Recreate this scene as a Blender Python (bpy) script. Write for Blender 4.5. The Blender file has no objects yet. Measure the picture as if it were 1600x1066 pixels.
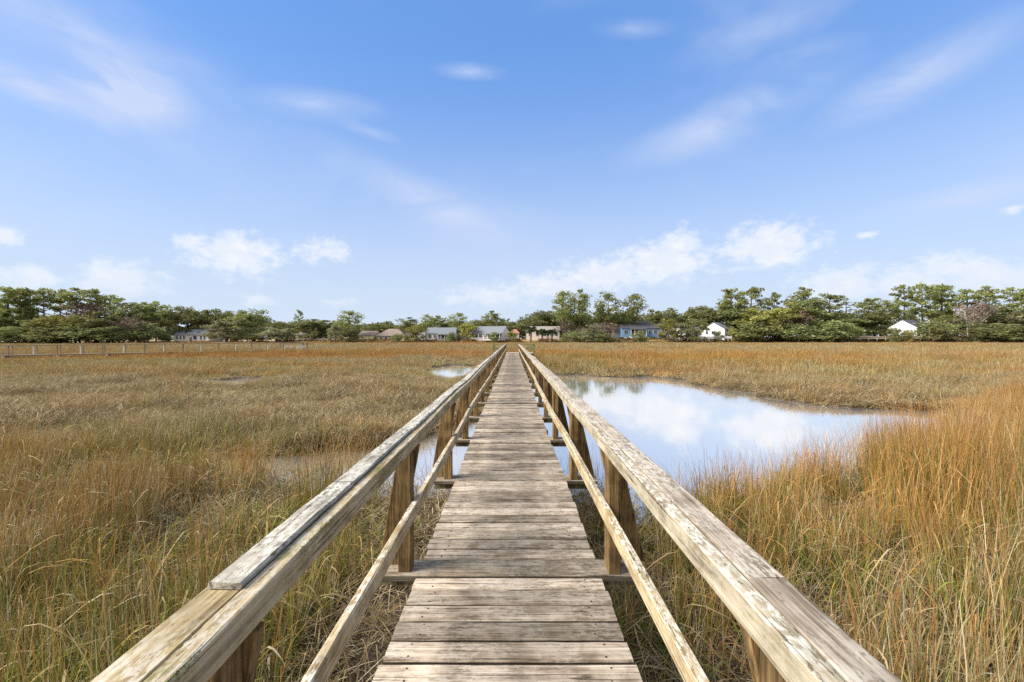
import bpy, math, random
import numpy as np
R = math.radians
rng = np.random.default_rng(7)
random.seed(7)
scene = bpy.context.scene
COL = scene.collection

# ------------------------------------------------------------------ measures
F, CX, CY, EYE = 700.0, 801.0, 528.0, 1.453     # focal length in photo px, vanishing point, eye above deck (deck top z=0)
WATER = -1.15
MUD = -1.03
SUN_AZ, SUN_EL = 104.0, 38.0

# ------------------------------------------------------------------ helpers
def tag(o, label=None, cat=None, group=None, kind=None):
    if label: o['label'] = label
    if cat: o['category'] = cat
    if group: o['group'] = group
    if kind: o['kind'] = kind
    return o

def empty(name, loc=(0, 0, 0), rz=0.0):
    o = bpy.data.objects.new(name, None)
    o.location = loc; o.rotation_euler = (0, 0, rz); o.empty_display_size = .3
    COL.objects.link(o)
    return o

def link(name, me, parent=None):
    o = bpy.data.objects.new(name, me)
    COL.objects.link(o)
    if parent is not None: o.parent = parent
    return o

class MB:
    def __init__(s):
        s.v = []; s.f = []; s.pid = []
    def add(s, vs, fs, pid=0.0):
        b = len(s.v)
        s.v += [tuple(p) for p in vs]
        s.f += [tuple(i + b for i in f) for f in fs]
        s.pid += [pid] * len(vs)
    def box(s, x0, x1, y0, y1, z0, z1, pid=0.0):
        s.add([(x0,y0,z0),(x1,y0,z0),(x1,y1,z0),(x0,y1,z0),(x0,y0,z1),(x1,y0,z1),(x1,y1,z1),(x0,y1,z1)],
              [(0,3,2,1),(4,5,6,7),(0,1,5,4),(1,2,6,5),(2,3,7,6),(3,0,4,7)], pid)
    def sweep(s, path, half, bev, pid=0.0, up=(0,0,1), jit=0.0, closed_prof=None):
        """bevelled board: path of centre points, half = (half width, half height)"""
        a, b = half; e = bev
        prof = closed_prof or [(-a+e,-b),(a-e,-b),(a,-b+e),(a,b-e),(a-e,b),(-a+e,b),(-a,b-e),(-a,-b+e)]
        n = len(prof); P = [np.array(p, float) for p in path]; up = np.array(up, float); V = []
        for i, p in enumerate(P):
            d = P[min(i+1, len(P)-1)] - P[max(i-1, 0)]
            d /= np.linalg.norm(d)
            r = np.cross(d, up); r /= np.linalg.norm(r)
            u = np.cross(r, d)
            for (px, py) in prof:
                j = np.array([random.uniform(-jit, jit) for _ in range(3)]) if jit else 0
                V.append(p + r*px + u*py + j)
        Fc = []
        for i in range(len(P)-1):
            for k in range(n):
                k2 = (k+1) % n
                Fc.append((i*n+k, i*n+k2, (i+1)*n+k2, (i+1)*n+k))
        Fc.append(tuple(reversed(range(n)))); Fc.append(tuple((len(P)-1)*n+k for k in range(n)))
        s.add(V, Fc, pid)
    def tube(s, path, radii, n=10, pid=0.0, jit=0.0):
        P = [np.array(p, float) for p in path]; V = []
        for i, p in enumerate(P):
            d = P[min(i+1, len(P)-1)] - P[max(i-1, 0)]; d /= np.linalg.norm(d)
            ref = np.array([1.0,0,0]) if abs(d[0]) < .8 else np.array([0,1.0,0])
            r = np.cross(d, ref); r /= np.linalg.norm(r); u = np.cross(r, d)
            for k in range(n):
                a = 2*math.pi*k/n; q = radii[i]*(1+random.uniform(-jit, jit))
                V.append(p + (r*math.cos(a)+u*math.sin(a))*q)
        Fc = []
        for i in range(len(P)-1):
            for k in range(n):
                k2 = (k+1) % n
                Fc.append((i*n+k, i*n+k2, (i+1)*n+k2, (i+1)*n+k))
        Fc.append(tuple(reversed(range(n)))); Fc.append(tuple((len(P)-1)*n+k for k in range(n)))
        s.add(V, Fc, pid)
    def mesh(s, name, mat, smooth=False):
        me = bpy.data.meshes.new(name)
        me.from_pydata(s.v, [], s.f)
        a = me.attributes.new('pid', 'FLOAT', 'POINT'); a.data.foreach_set('value', s.pid)
        me.materials.append(mat)
        if smooth: me.polygons.foreach_set('use_smooth', [True]*len(me.polygons))
        me.update()
        return me
    def build(s, name, mat, parent=None, smooth=False):
        return link(name, s.mesh(name, mat, smooth), parent)

def np_mesh(name, V, Q, mat, attrs=None):
    """mesh from numpy vertices and quads; attrs: name -> (N,) floats or (N,3) colours on points"""
    me = bpy.data.meshes.new(name)
    V = np.ascontiguousarray(V, np.float32); Q = np.ascontiguousarray(Q, np.int32)
    me.vertices.add(len(V)); me.vertices.foreach_set('co', V.ravel())
    me.loops.add(Q.size); me.loops.foreach_set('vertex_index', Q.ravel())
    me.polygons.add(len(Q)); me.polygons.foreach_set('loop_start', np.arange(0, Q.size, Q.shape[1], dtype=np.int32))
    me.polygons.foreach_set('loop_total', np.full(len(Q), Q.shape[1], np.int32))
    me.update(calc_edges=True)
    for k, a in (attrs or {}).items():
        a = np.asarray(a, np.float32)
        if a.ndim == 1:
            t = me.attributes.new(k, 'FLOAT', 'POINT'); t.data.foreach_set('value', a)
        else:
            t = me.attributes.new(k, 'FLOAT_VECTOR', 'POINT'); t.data.foreach_set('vector', np.ascontiguousarray(a).ravel())
    if mat: me.materials.append(mat)
    return me

# value noise in numpy
_perm = np.random.default_rng(3).random((256, 256))
def vnoise(x, y, s=1.0, oct=3, seed=0):
    x = np.asarray(x, float)/s + seed*17.3; y = np.asarray(y, float)/s + seed*9.1
    out = 0; amp = 1; tot = 0
    for _ in range(oct):
        xi = np.floor(x).astype(int); yi = np.floor(y).astype(int)
        fx = x-xi; fy = y-yi; fx = fx*fx*(3-2*fx); fy = fy*fy*(3-2*fy)
        g = lambda i, j: _perm[i % 256, j % 256]
        v = (g(xi,yi)*(1-fx)+g(xi+1,yi)*fx)*(1-fy)+(g(xi,yi+1)*(1-fx)+g(xi+1,yi+1)*fx)*fy
        out = out+v*amp; tot += amp; amp *= .5; x = x*2.03+5.1; y = y*2.03+3.7
    return out/tot
def sstep(a, b, x):
    t = np.clip((np.asarray(x, float)-a)/(b-a), 0, 1); return t*t*(3-2*t)

# ------------------------------------------------------------------ node helper
class NT:
    def __init__(s, nt):
        s.nt = nt; s.n = nt.nodes; s.l = nt.links
    def new(s, t, **kw):
        n = s.n.new(t)
        for k, v in kw.items(): setattr(n, k, v)
        return n
    def put(s, sock, v):
        if isinstance(v, bpy.types.NodeSocket): s.l.new(v, sock)
        elif v is not None:
            if hasattr(sock.default_value, '__len__') and not hasattr(v, '__len__'): v = [v]*len(sock.default_value)
            if hasattr(v, '__len__') and len(sock.default_value) == 4 and len(v) == 3: v = (*v, 1)
            sock.default_value = v
    def math(s, op, a, b=None, c=None, clamp=False):
        n = s.new('ShaderNodeMath', operation=op, use_clamp=clamp)
        s.put(n.inputs[0], a)
        if b is not None: s.put(n.inputs[1], b)
        if c is not None: s.put(n.inputs[2], c)
        return n.outputs[0]
    def vmath(s, op, a, b=None):
        n = s.new('ShaderNodeVectorMath', operation=op)
        s.put(n.inputs[0], a)
        if b is not None: s.put(n.inputs[1], b)
        return n.outputs['Value'] if op in ('LENGTH', 'DOT_PRODUCT') else n.outputs['Vector']
    def mix(s, f, a, b, blend='MIX'):
        n = s.new('ShaderNodeMix', data_type='RGBA', blend_type=blend)
        s.put(n.inputs['Factor'], f)
        s.put(n.inputs[6], a); s.put(n.inputs[7], b)
        return n.outputs[2]
    def noise(s, vec, scale, detail=4, rough=.55, dist=0.0, w=None):
        n = s.new('ShaderNodeTexNoise')
        if vec is not None: s.put(n.inputs['Vector'], vec)
        n.inputs['Scale'].default_value = scale; n.inputs['Detail'].default_value = detail
        n.inputs['Roughness'].default_value = rough; n.inputs['Distortion'].default_value = dist
        return n.outputs[0]
    def ramp(s, f, stops):
        n = s.new('ShaderNodeValToRGB'); s.put(n.inputs[0], f); e = n.color_ramp.elements
        while len(e) < len(stops): e.new(.5)
        for el, (p, c) in zip(e, stops):
            el.position = p; el.color = (c, c, c, 1) if not hasattr(c, '__len__') else (*c, 1)
        return n.outputs[0]
    def step(s, a, b, x):
        n = s.new('ShaderNodeMapRange', interpolation_type='SMOOTHSTEP')
        s.put(n.inputs[0], x); n.inputs[1].default_value = a; n.inputs[2].default_value = b
        return n.outputs[0]
    def mapping(s, vec, scale=(1,1,1), loc=(0,0,0), rot=(0,0,0), t='POINT'):
        n = s.new('ShaderNodeMapping', vector_type=t)
        s.put(n.inputs[0], vec); s.put(n.inputs[1], loc); s.put(n.inputs[2], rot); s.put(n.inputs[3], scale)
        return n.outputs[0]

def material(name):
    m = bpy.data.materials.new(name); m.use_nodes = True
    t = NT(m.node_tree)
    p = m.node_tree.nodes['Principled BSDF']
    return m, t, p

def bump(t, p, h, strength, dist):
    b = t.new('ShaderNodeBump'); b.inputs['Strength'].default_value = strength; b.inputs['Distance'].default_value = dist
    t.put(b.inputs['Height'], h); t.l.new(b.outputs[0], p.inputs['Normal'])

def wood(name, axis, dark, mid, light, edge=0.0, lichen=0.0, moss=0.0, var=.35, rough=.85, lichen_col=(.56,.55,.49), grain=1.0):
    m, t, p = material(name)
    tc = t.new('ShaderNodeTexCoord').outputs['Object']
    oi = t.new('ShaderNodeObjectInfo').outputs['Random']
    pid = t.new('ShaderNodeAttribute', attribute_name='pid').outputs['Fac']
    seed = t.math('ADD', t.math('MULTIPLY', oi, 37.0), t.math('MULTIPLY', pid, 91.0))
    cv = t.new('ShaderNodeCombineXYZ'); 
    for i, k in enumerate((1.0, .63, .81)): t.put(cv.inputs[i], t.math('MULTIPLY', seed, k))
    co = t.vmath('ADD', tc, cv.outputs[0])
    sc = [42*grain]*3; sc[axis] = 2.2
    st = [130*grain]*3; st[axis] = 3.2
    mp1 = t.mapping(co, sc); mp2 = t.mapping(co, st)
    g1 = t.noise(mp1, 1.0, 6, .62, .6)
    g2 = t.noise(mp2, 1.0, 3, .6, .3)
    bl = t.noise(co, 5.5, 5, .6, .4)
    fine = t.noise(co, 55.0, 3, .65)
    gr = t.math('ADD', t.math('MULTIPLY', g1, .5), t.math('MULTIPLY', g2, .5))
    col = t.ramp(gr, [(.38, dark), (.50, mid), (.63, light)])
    # silvered blotches and dirt
    col = t.mix(t.math('MULTIPLY', t.step(.44, .68, bl), .45), col, light)
    col = t.mix(t.math('MULTIPLY', t.step(.56, .33, bl), .45), col, dark)
    # long splits
    crack = t.step(.64, .68, t.noise(t.mapping(co, [v*.55 for v in st]), 1.0, 2, .5, .4))
    col = t.mix(t.math('MULTIPLY', crack, .8), col, [c*.35 for c in dark])
    # knots
    ks = [9.0]*3; ks[axis] = 3.2
    vo = t.new('ShaderNodeTexVoronoi'); t.put(vo.inputs['Vector'], t.mapping(co, ks)); vo.inputs['Scale'].default_value = 1.0
    kn = t.math('MULTIPLY', t.step(.16, .05, vo.outputs['Distance']), t.step(.62, .66, t.noise(co, 2.1, 1)))
    col = t.mix(t.math('MULTIPLY', kn, .8), col, [c*.5 for c in dark])
    if lichen > 0:
        nz = t.new('ShaderNodeSeparateXYZ'); t.put(nz.inputs[0], t.new('ShaderNodeNewGeometry').outputs['Normal'])
        upm = t.math('ADD', t.math('MULTIPLY', t.step(.2, .8, nz.outputs[2]), .75), .25)
        ls = [62.0]*3; ls[axis] = 24.0
        lm = t.math('MULTIPLY', t.step(.45, .56, t.noise(t.mapping(co, ls), 1.0, 5, .68, .5)), t.step(.36, .56, t.noise(co, 3.0, 3, .6)))
        lm = t.math('MULTIPLY', t.math('MULTIPLY', lm, upm), lichen)
        col = t.mix(lm, col, lichen_col)
        ds = t.math('MULTIPLY', t.step(.60, .68, t.noise(t.mapping(co, [v*1.7 for v in ls]), 1.0, 4, .6)), t.math('MULTIPLY', upm, lichen))
        col = t.mix(t.math('MULTIPLY', ds, .9), col, [c*.6 for c in dark])
    if moss > 0:
        mm = t.math('MULTIPLY', t.step(.54, .64, t.noise(co, 3.4, 4, .6, .3)), t.step(.40, .60, fine))
        col = t.mix(t.math('MULTIPLY', mm, moss), col, (.10,.12,.02))
    br = t.math('ADD', t.math('MULTIPLY', t.math('FRACT', t.math('MULTIPLY', seed, 7.13)), 1.5*var), 1-.75*var)
    col = t.mix(1.0, col, t.new('ShaderNodeCombineColor').outputs[0], 'MULTIPLY') if False else col
    if edge > 0:    # shade of the gaps painted as dark colour into the boards' side faces
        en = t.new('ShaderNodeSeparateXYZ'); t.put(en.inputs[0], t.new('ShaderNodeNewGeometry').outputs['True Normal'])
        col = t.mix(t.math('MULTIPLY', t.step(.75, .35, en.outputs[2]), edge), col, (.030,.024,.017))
    hv = t.new('ShaderNodeHueSaturation'); t.put(hv.inputs['Value'], br); t.put(hv.inputs['Color'], col)
    t.l.new(hv.outputs[0], p.inputs['Base Color'])
    p.inputs['Roughness'].default_value = rough
    p.inputs['Specular IOR Level'].default_value = .25
    h = t.math('SUBTRACT', t.math('ADD', gr, t.math('MULTIPLY', fine, .15)), t.math('MULTIPLY', crack, .6))
    bump(t, p, h, .7, .006)
    return m

def plain(name, col, rough=.7, var=.12, scale=3.0, spec=.3, bumpy=0.0, metal=0.0):
    m, t, p = material(name)
    tc = t.new('ShaderNodeTexCoord').outputs['Object']
    n = t.noise(tc, scale, 5, .6)
    c = t.mix(n, [v*(1-var) for v in col], [min(1, v*(1+var)) for v in col])
    t.l.new(c, p.inputs['Base Color'])
    p.inputs['Roughness'].default_value = rough; p.inputs['Specular IOR Level'].default_value = spec
    p.inputs['Metallic'].default_value = metal
    if bumpy: bump(t, p, t.noise(tc, scale*8, 3), .5, bumpy)
    return m

# ------------------------------------------------------------------ world: sky and clouds
def px_dir(px, py):
    x, y, z = (px-CX)/F, 1.0, (CY-py)/F
    return math.degrees(math.atan2(x, y)), math.degrees(math.atan2(z, math.hypot(x, y)))

def build_world():
    w = bpy.data.worlds.new('World'); scene.world = w; w.use_nodes = True
    nt = w.node_tree; nt.nodes.clear(); t = NT(nt)
    sky = t.new('ShaderNodeTexSky', sky_type='NISHITA'); sky.sun_disc = False
    sky.sun_elevation = R(SUN_EL); sky.sun_rotation = R(-SUN_AZ)
    sky.altitude = 0; sky.air_density = 1.0; sky.dust_density = .35; sky.ozone_density = 2.2
    d = t.new('ShaderNodeTexCoord').outputs['Generated']
    sp = t.new('ShaderNodeSeparateXYZ'); t.put(sp.inputs[0], d)
    az = t.math('MULTIPLY', t.math('ARCTAN2', sp.outputs[0], sp.outputs[1]), 180/math.pi)
    el = t.math('MULTIPLY', t.math('ARCSINE', sp.outputs[2]), 180/math.pi)
    cv = t.new('ShaderNodeCombineXYZ'); t.put(cv.inputs[0], az); t.put(cv.inputs[1], el); uv = cv.outputs[0]
    # the air: a deeper blue above, milky near the horizon
    base = t.mix(1.0, sky.outputs[0], SKY_TINT, 'MULTIPLY')
    base = t.mix(.62, base, SKY_DEEP)
    milk = t.math('MULTIPLY', t.math('POWER', t.math('SUBTRACT', 1.0, t.step(-4.0, 38.0, el)), 1.35), .98)
    col = t.mix(milk, base, SKY_MILK)
    # high thin cirrus
    def blob(px, py, rx, ry, rot=0):
        a, e = px_dir(px, py); a2, _ = px_dir(px+rx, py); _, e2 = px_dir(px, py-ry)
        return t.vmath('LENGTH', t.mapping(uv, (abs(a2-a), abs(e2-e), 1), (a, e, 0), (0, 0, R(rot)), 'TEXTURE'))
    ci = None
    for (px, py, rx, ry, rot, amp) in CIRRUS:
        v = t.math('MULTIPLY', t.math('POWER', t.math('SUBTRACT', 1.0, blob(px, py, rx, ry, rot), clamp=True), 1.25), amp)
        ci = v if ci is None else t.math('ADD', ci, v)
    wob = t.noise(uv, .055, 3, .5); wv = t.new('ShaderNodeCombineXYZ'); t.put(wv.inputs[0], t.math('MULTIPLY', wob, 24.0)); t.put(wv.inputs[1], t.math('MULTIPLY', wob, 14.0))
    st = t.noise(t.mapping(t.vmath('ADD', uv, wv.outputs[0]), (.07, .20, 1), rot=(0, 0, R(12))), 1.0, 5, .55, .5)
    fb = t.noise(t.mapping(t.vmath('ADD', uv, wv.outputs[0]), (.16, .75, 1), rot=(0, 0, R(11))), 1.0, 6, .6, .8)
    ci = t.math('MULTIPLY', t.math('MULTIPLY', ci, 1.25), t.math('MULTIPLY', t.step(.15, .66, st), t.math('ADD', .82, t.math('MULTIPLY', t.step(.3, .7, fb), .22))))
    veil = t.math('MULTIPLY', t.step(.44, .80, t.noise(t.mapping(uv, (.030, .070, 1), (3.1, 1.7, 0), (0, 0, R(8))), 1.0, 5, .55, .6)), .34)
    ci = t.math('MINIMUM', t.math('ADD', ci, veil), .8)
    col = t.mix(ci, col, CIRRUS_COL)
    # fair-weather cumulus low over the trees
    cu = None
    for (px, py, rx, ry, amp) in CUMULUS:
        v = t.math('SUBTRACT', amp, blob(px, py, rx, ry))
        cu = v if cu is None else t.new('ShaderNodeMath', operation='SMOOTH_MAX') and t.math('SMOOTH_MAX', cu, v, .15)
    n1 = t.noise(t.mapping(uv, (.55, .75, 1)), 1.0, 7, .62, .2)
    dens = t.math('ADD', cu, t.math('MULTIPLY', t.math('SUBTRACT', n1, .5), 2.3))
    a = t.math('MULTIPLY', t.step(-.20, .95, dens), t.math('ADD', .30, t.math('MULTIPLY', t.step(.0, 9.0, el), .60)))
    shade = t.math('MULTIPLY', t.step(.35, 1.0, dens), t.step(.35, .60, t.noise(t.mapping(uv, (.4, .6, 1), (0, .8, 0)), 1.0, 5, .6)))
    ccol = t.mix(t.math('MULTIPLY', shade, .55), CUM_COL, CUM_SHADE)
    col = t.mix(a, col, ccol)
    # unseen bright veil added overhead and behind the viewer for whiter fill light
    vl = t.math('MAXIMUM', t.step(44, 66, el), t.math('MULTIPLY', t.step(.0, .55, t.math('MULTIPLY', sp.outputs[1], -1.0)), .8))
    col = t.mix(t.math('MULTIPLY', vl, .85), col, FILL_VEIL_COL)
    bg = t.new('ShaderNodeBackground'); t.l.new(col, bg.inputs[0]); bg.inputs[1].default_value = .10
    out = t.new('ShaderNodeOutputWorld'); t.l.new(bg.outputs[0], out.inputs[0])
    w.cycles.sampling_method = 'MANUAL'; w.cycles.sample_map_resolution = 512

SKY_TINT = (.60, .92, 1.22)
SKY_DEEP = (.93, 1.96, 4.35)
FILL_VEIL_COL = (4.3, 4.1, 3.75)
SKY_MILK = (3.5, 3.95, 4.6)
CIRRUS_COL = (3.3, 3.75, 4.85)
CUM_COL = (4.75, 4.85, 5.05)
CUM_SHADE = (3.8, 4.1, 4.7)
CIRRUS = [(205,150,120,62,0,1.05), (70,150,150,34,-14,.8), (150,70,260,110,0,.42), (500,165,120,34,3,.55), (575,205,60,14,-8,.45),
          (732,112,70,18,0,.75), (640,300,220,40,-22,.45), (1130,192,260,52,12,.6), (1430,120,270,56,13,.65), (1500,312,260,34,5,.6),
          (1250,90,130,30,0,.4), (1180,55,200,40,5,.3), (700,330,260,60,-10,.3), (985,45,80,22,-8,.35)]
CUMULUS = [(12,368,34,20,1.0), (45,436,80,30,.85), (185,438,88,36,.95), (365,398,80,38,1.05), (300,380,34,18,.9), (415,396,34,20,.9), (505,392,66,28,.75),
           (405,472,44,18,.7), (530,474,44,14,.55), (1062,384,44,30,1.0), (1030,412,92,34,1.1), (945,430,95,30,1.0), (862,448,100,28,.9), (770,462,100,24,.85), (720,466,70,18,.6),
           (1198,386,86,40,1.1), (1200,366,46,24,.95), (1312,446,84,32,1.08), (1405,440,74,28,1.05), (1482,420,62,30,1.05), (1548,434,92,32,1.1), (1584,326,30,12,.8), (940,480,90,24,.55), (1352,367,40,10,.5)]
build_world()

sun = bpy.data.lights.new('sun', 'SUN'); sun.energy = 4.2; sun.angle = R(32); sun.color = (1.0, .93, .82)
so = bpy.data.objects.new('sun', sun); COL.objects.link(so)
so.rotation_euler = (R(90-SUN_EL), 0, R(180+SUN_AZ)); so.location = (-40, 20, 60)
# lamp shines along -Z; rotated so light comes from azimuth SUN_AZ left of +Y
from mathutils import Vector
sd = Vector((-math.sin(R(SUN_AZ))*math.cos(R(SUN_EL)), math.cos(R(SUN_AZ))*math.cos(R(SUN_EL)), math.sin(R(SUN_EL))))
so.rotation_euler = sd.to_track_quat('Z', 'Y').to_euler()

# ------------------------------------------------------------------ terrain
POND = np.array([(-7.4,9.2),(-6,8.4),(-4,7.8),(-2,7.2),(-.8,7.1),(.4,7.2),(1.1,7.1),(1.7,6.2),(2.9,6.4),(3.8,6.9),(5.3,7.6),(7,8.5),(8.5,9.2),(10.5,10.3),
  (12.6,12.0),(14.4,14.2),(15.6,15.9),(14.2,16.4),(12.4,16.6),(11.3,17.7),(11.2,20.7),(10.9,23.9),(10.2,27.4),(8.6,28.9),(6.9,30.3),(2.8,33.1),(1.4,34),
  (.6,31),(.2,26),(-.3,20),(-.8,17),(-1.4,14.5),(-2.4,11.4),(-4.2,9.9),(-7.2,9.6)])
def poly_sd(x, y, P):
    """signed distance, positive inside"""
    x = np.asarray(x, float); y = np.asarray(y, float)
    d = np.full(x.shape, 1e9); ins = np.zeros(x.shape, bool)
    for i in range(len(P)):
        x0, y0 = P[i]; x1, y1 = P[(i+1) % len(P)]
        ex, ey = x1-x0, y1-y0
        t = np.clip(((x-x0)*ex+(y-y0)*ey)/(ex*ex+ey*ey), 0, 1)
        d = np.minimum(d, np.hypot(x-x0-t*ex, y-y0-t*ey))
        c = ((y0 > y) != (y1 > y)) & (x < ex*(y-y0)/(ey if abs(ey) > 1e-9 else 1e-9)+x0)
        ins ^= c
    return np.where(ins, d, -d)
def wet(x, y):
    """positive inside open water (metres from the bank, roughly)"""
    x = np.asarray(x, float); y = np.asarray(y, float)
    w = ((vnoise(x, y, .9, 3, 5)-.5)*.9 + (vnoise(x, y, 3.1, 2, 8)-.5)*.9)*(1-.45*sstep(10, 16, x))*(1+.9*sstep(16, 26, y))
    near = sstep(3, 9, np.hypot(x, y-6)) *.6+.4
    s = poly_sd(x, y, POND)+w*near
    for (cx, cy, rx, ry) in ((-5.0,37.5,2.2,7.0), (-16.3,26.4,2.2,2.4), (-4.2,30,1.0,1.8), (9.5,43,3,1.0)):
        e = (1-np.hypot((x-cx)/rx, (y-cy)/ry))*min(rx, ry)+w*.6
        s = np.maximum(s, e)
    return s
def wet_c(x, y):
    w = np.full(np.shape(x), -9.0); q = (y < 60) & (np.abs(x) < 40); w[q] = wet(x[q], y[q]); return w
def shoreline(x):
    a = np.asarray(x, float)
    return 186-24*sstep(-60, -150, a)+6*sstep(40, 150, a)
def upland(x):
    a = np.asarray(x, float)
    return np.interp(a, [-400,-150,-105,-60,-10,50,90,140,400], [-.55,-.55,-.1,.45,.55,.75,1.05,1.75,1.9])
def ground_z(x, y):
    x = np.asarray(x, float); y = np.asarray(y, float)
    z = MUD+(vnoise(x, y, .5, 3, 1)-.5)*.07+(vnoise(x, y, 4, 2, 2)-.5)*.08
    z = np.where(np.abs(x) < 300, z, MUD)
    near = (y < 60) & (np.abs(x) < 60)
    wt = np.full(x.shape, -1.0); wt[near] = wet(x[near], y[near])
    z = z-.45*sstep(-.35, .8, wt)
    s = sstep(0, 7, y-shoreline(x))
    return z*(1-s)+(upland(x)+(vnoise(x, y, 9, 2, 4)-.5)*.25)*s
def axis_pts(fine, step, far, g=1.13):
    p = [0.0]; st = step
    while p[-1] < far:
        if p[-1] > fine: st *= g
        p.append(p[-1]+st)
    return np.array(p)
xs = axis_pts(11, .13, 4000, 1.07); xs = np.concatenate([-xs[:0:-1], xs])
ys0 = axis_pts(38, .13, 165, 1.10); ys0 = ys0[ys0 < 150]
ys = np.concatenate([-axis_pts(3, .3, 60, 1.3)[:0:-1], ys0, np.arange(151, 205, 1.2), 205+axis_pts(20, 3, 5000, 1.2)[1:]])
GX, GY = np.meshgrid(xs, ys); GZ = ground_z(GX, GY)
nx, ny = len(xs), len(ys)
idx = np.arange(nx*ny).reshape(ny, nx)
Q = np.stack([idx[:-1,:-1], idx[:-1,1:], idx[1:,1:], idx[1:,:-1]], -1).reshape(-1, 4)
up_mask = sstep(1, 5, GY-shoreline(GX)).ravel()

def ground_material():
    m, t, p = material('marsh_mud')
    co = t.new('ShaderNodeTexCoord').outputs['Object']
    n1 = t.noise(co, 1.7, 6, .65, .3); n2 = t.noise(co, 14.0, 5, .7, .5); n3 = t.noise(co, 60.0, 3, .7)
    mud = t.ramp(n2, [(.3, (.045,.032,.022)), (.55, (.115,.085,.06)), (.75, (.20,.155,.11))])
    mud = t.mix(t.math('MULTIPLY', t.step(.55, .68, n3), .6), mud, (.26,.20,.13))
    mud = t.mix(t.math('MULTIPLY', t.step(.45, .7, n1), .35), mud, (.05,.045,.02))
    ln = t.noise(t.mapping(co, (.02, .09, 1)), 1.0, 4, .6, .4); l2 = t.noise(co, .8, 4, .6)
    lawn = t.ramp(ln, [(.35, (.17,.16,.05)), (.5, (.30,.22,.09)), (.65, (.36,.25,.10))])
    lawn = t.mix(t.math('MULTIPLY', t.step(.5, .7, l2), .5), lawn, (.22,.15,.055))
    up = t.new('ShaderNodeAttribute', attribute_name='upland').outputs['Fac']
    col = t.mix(up, mud, lawn)
    t.l.new(col, p.inputs['Base Color'])
    t.put(p.inputs['Roughness'], t.math('ADD', .62, t.math('MULTIPLY', n2, .3)))
    bump(t, p, t.math('ADD', n2, t.math('MULTIPLY', n3, .5)), .8, .035)
    return m
g = link('ground', np_mesh('ground', np.stack([GX.ravel(), GY.ravel(), GZ.ravel()], 1), Q, ground_material(), {'upland': up_mask}))
g.data.polygons.foreach_set('use_smooth', [True]*len(g.data.polygons))
tag(g, 'brown marsh mud rising to a tan lawn on the far shore', 'ground', kind='structure')

def water_material():
    m, t, p = material('pond_water')
    co = t.new('ShaderNodeTexCoord').outputs['Object']
    p.inputs['Base Color'].default_value = (.90,.87,.82,1)
    p.inputs['Roughness'].default_value = .05
    p.inputs['IOR'].default_value = 1.6; p.inputs['Metallic'].default_value = .84
    p.inputs['Specular IOR Level'].default_value = .75
    n = t.math('ADD', t.noise(t.mapping(co, (.8, 1.4, 1)), 1.0, 3, .5, .3), t.math('MULTIPLY', t.noise(co, 6.0, 2), .12))
    bump(t, p, n, .10, .012)
    return m
mb = MB(); mb.box(-60, 70, -10, 80, WATER-.6, WATER)
wo = mb.build('pond_water', water_material()); tag(wo, 'still pale tidal water between the grass banks', 'water', kind='structure')

# ------------------------------------------------------------------ boardwalk
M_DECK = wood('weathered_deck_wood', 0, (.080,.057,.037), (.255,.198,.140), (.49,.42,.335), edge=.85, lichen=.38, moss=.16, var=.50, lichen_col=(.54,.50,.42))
M_RAIL = wood('grey_rail_wood', 1, (.12,.086,.040), (.32,.245,.12), (.46,.39,.27), lichen=.6, moss=.6, var=.15, lichen_col=(.5,.48,.42))
M_CAP = wood('lichen_cap_wood', 1, (.085,.075,.06), (.27,.24,.19), (.45,.42,.36), lichen=.9, moss=.06, var=.18, lichen_col=(.54,.53,.47))
M_RAILR = wood('pale_rail_wood', 1, (.14,.11,.068), (.32,.27,.185), (.49,.435,.32), lichen=1.0, moss=.14, var=.12, lichen_col=(.53,.51,.45))
M_LOW = wood('tan_rail_wood', 1, (.14,.10,.05), (.37,.28,.15), (.52,.42,.26), lichen=.8, moss=.15, var=.12)
M_POST = wood('brown_post_wood', 2, (.042,.024,.009), (.125,.074,.028), (.28,.185,.078), moss=.14, var=.40)
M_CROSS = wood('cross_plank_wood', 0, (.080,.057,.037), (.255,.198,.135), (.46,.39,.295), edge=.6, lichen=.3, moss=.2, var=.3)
M_PILE = wood('old_pile_wood', 2, (.07,.055,.03), (.19,.16,.085), (.33,.29,.17), moss=.3, var=.2)

YEND = 42.0
BAY = 1.82; NB = 23
posts_y = [1.0+BAY*i for i in range(NB)]            # 1.0 .. 41.0
def wave(y, seed, amp):
    """small sag and sway of old rails, one random value per post joined smoothly"""
    r = np.random.default_rng(seed).uniform(-1, 1, NB+6)
    k = (y-posts_y[0])/BAY+2
    i = int(math.floor(k)); f = k-i; f = f*f*(3-2*f)
    i = max(0, min(NB+4, i))
    fade = min(1, max(0.0, (y-1.5)/5))
    return amp*fade*(r[i]*(1-f)+r[i+1]*f)
bw = tag(empty('boardwalk', (0, 0, 0)), 'long weathered plank boardwalk with timber railings over the marsh', 'boardwalk')

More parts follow.
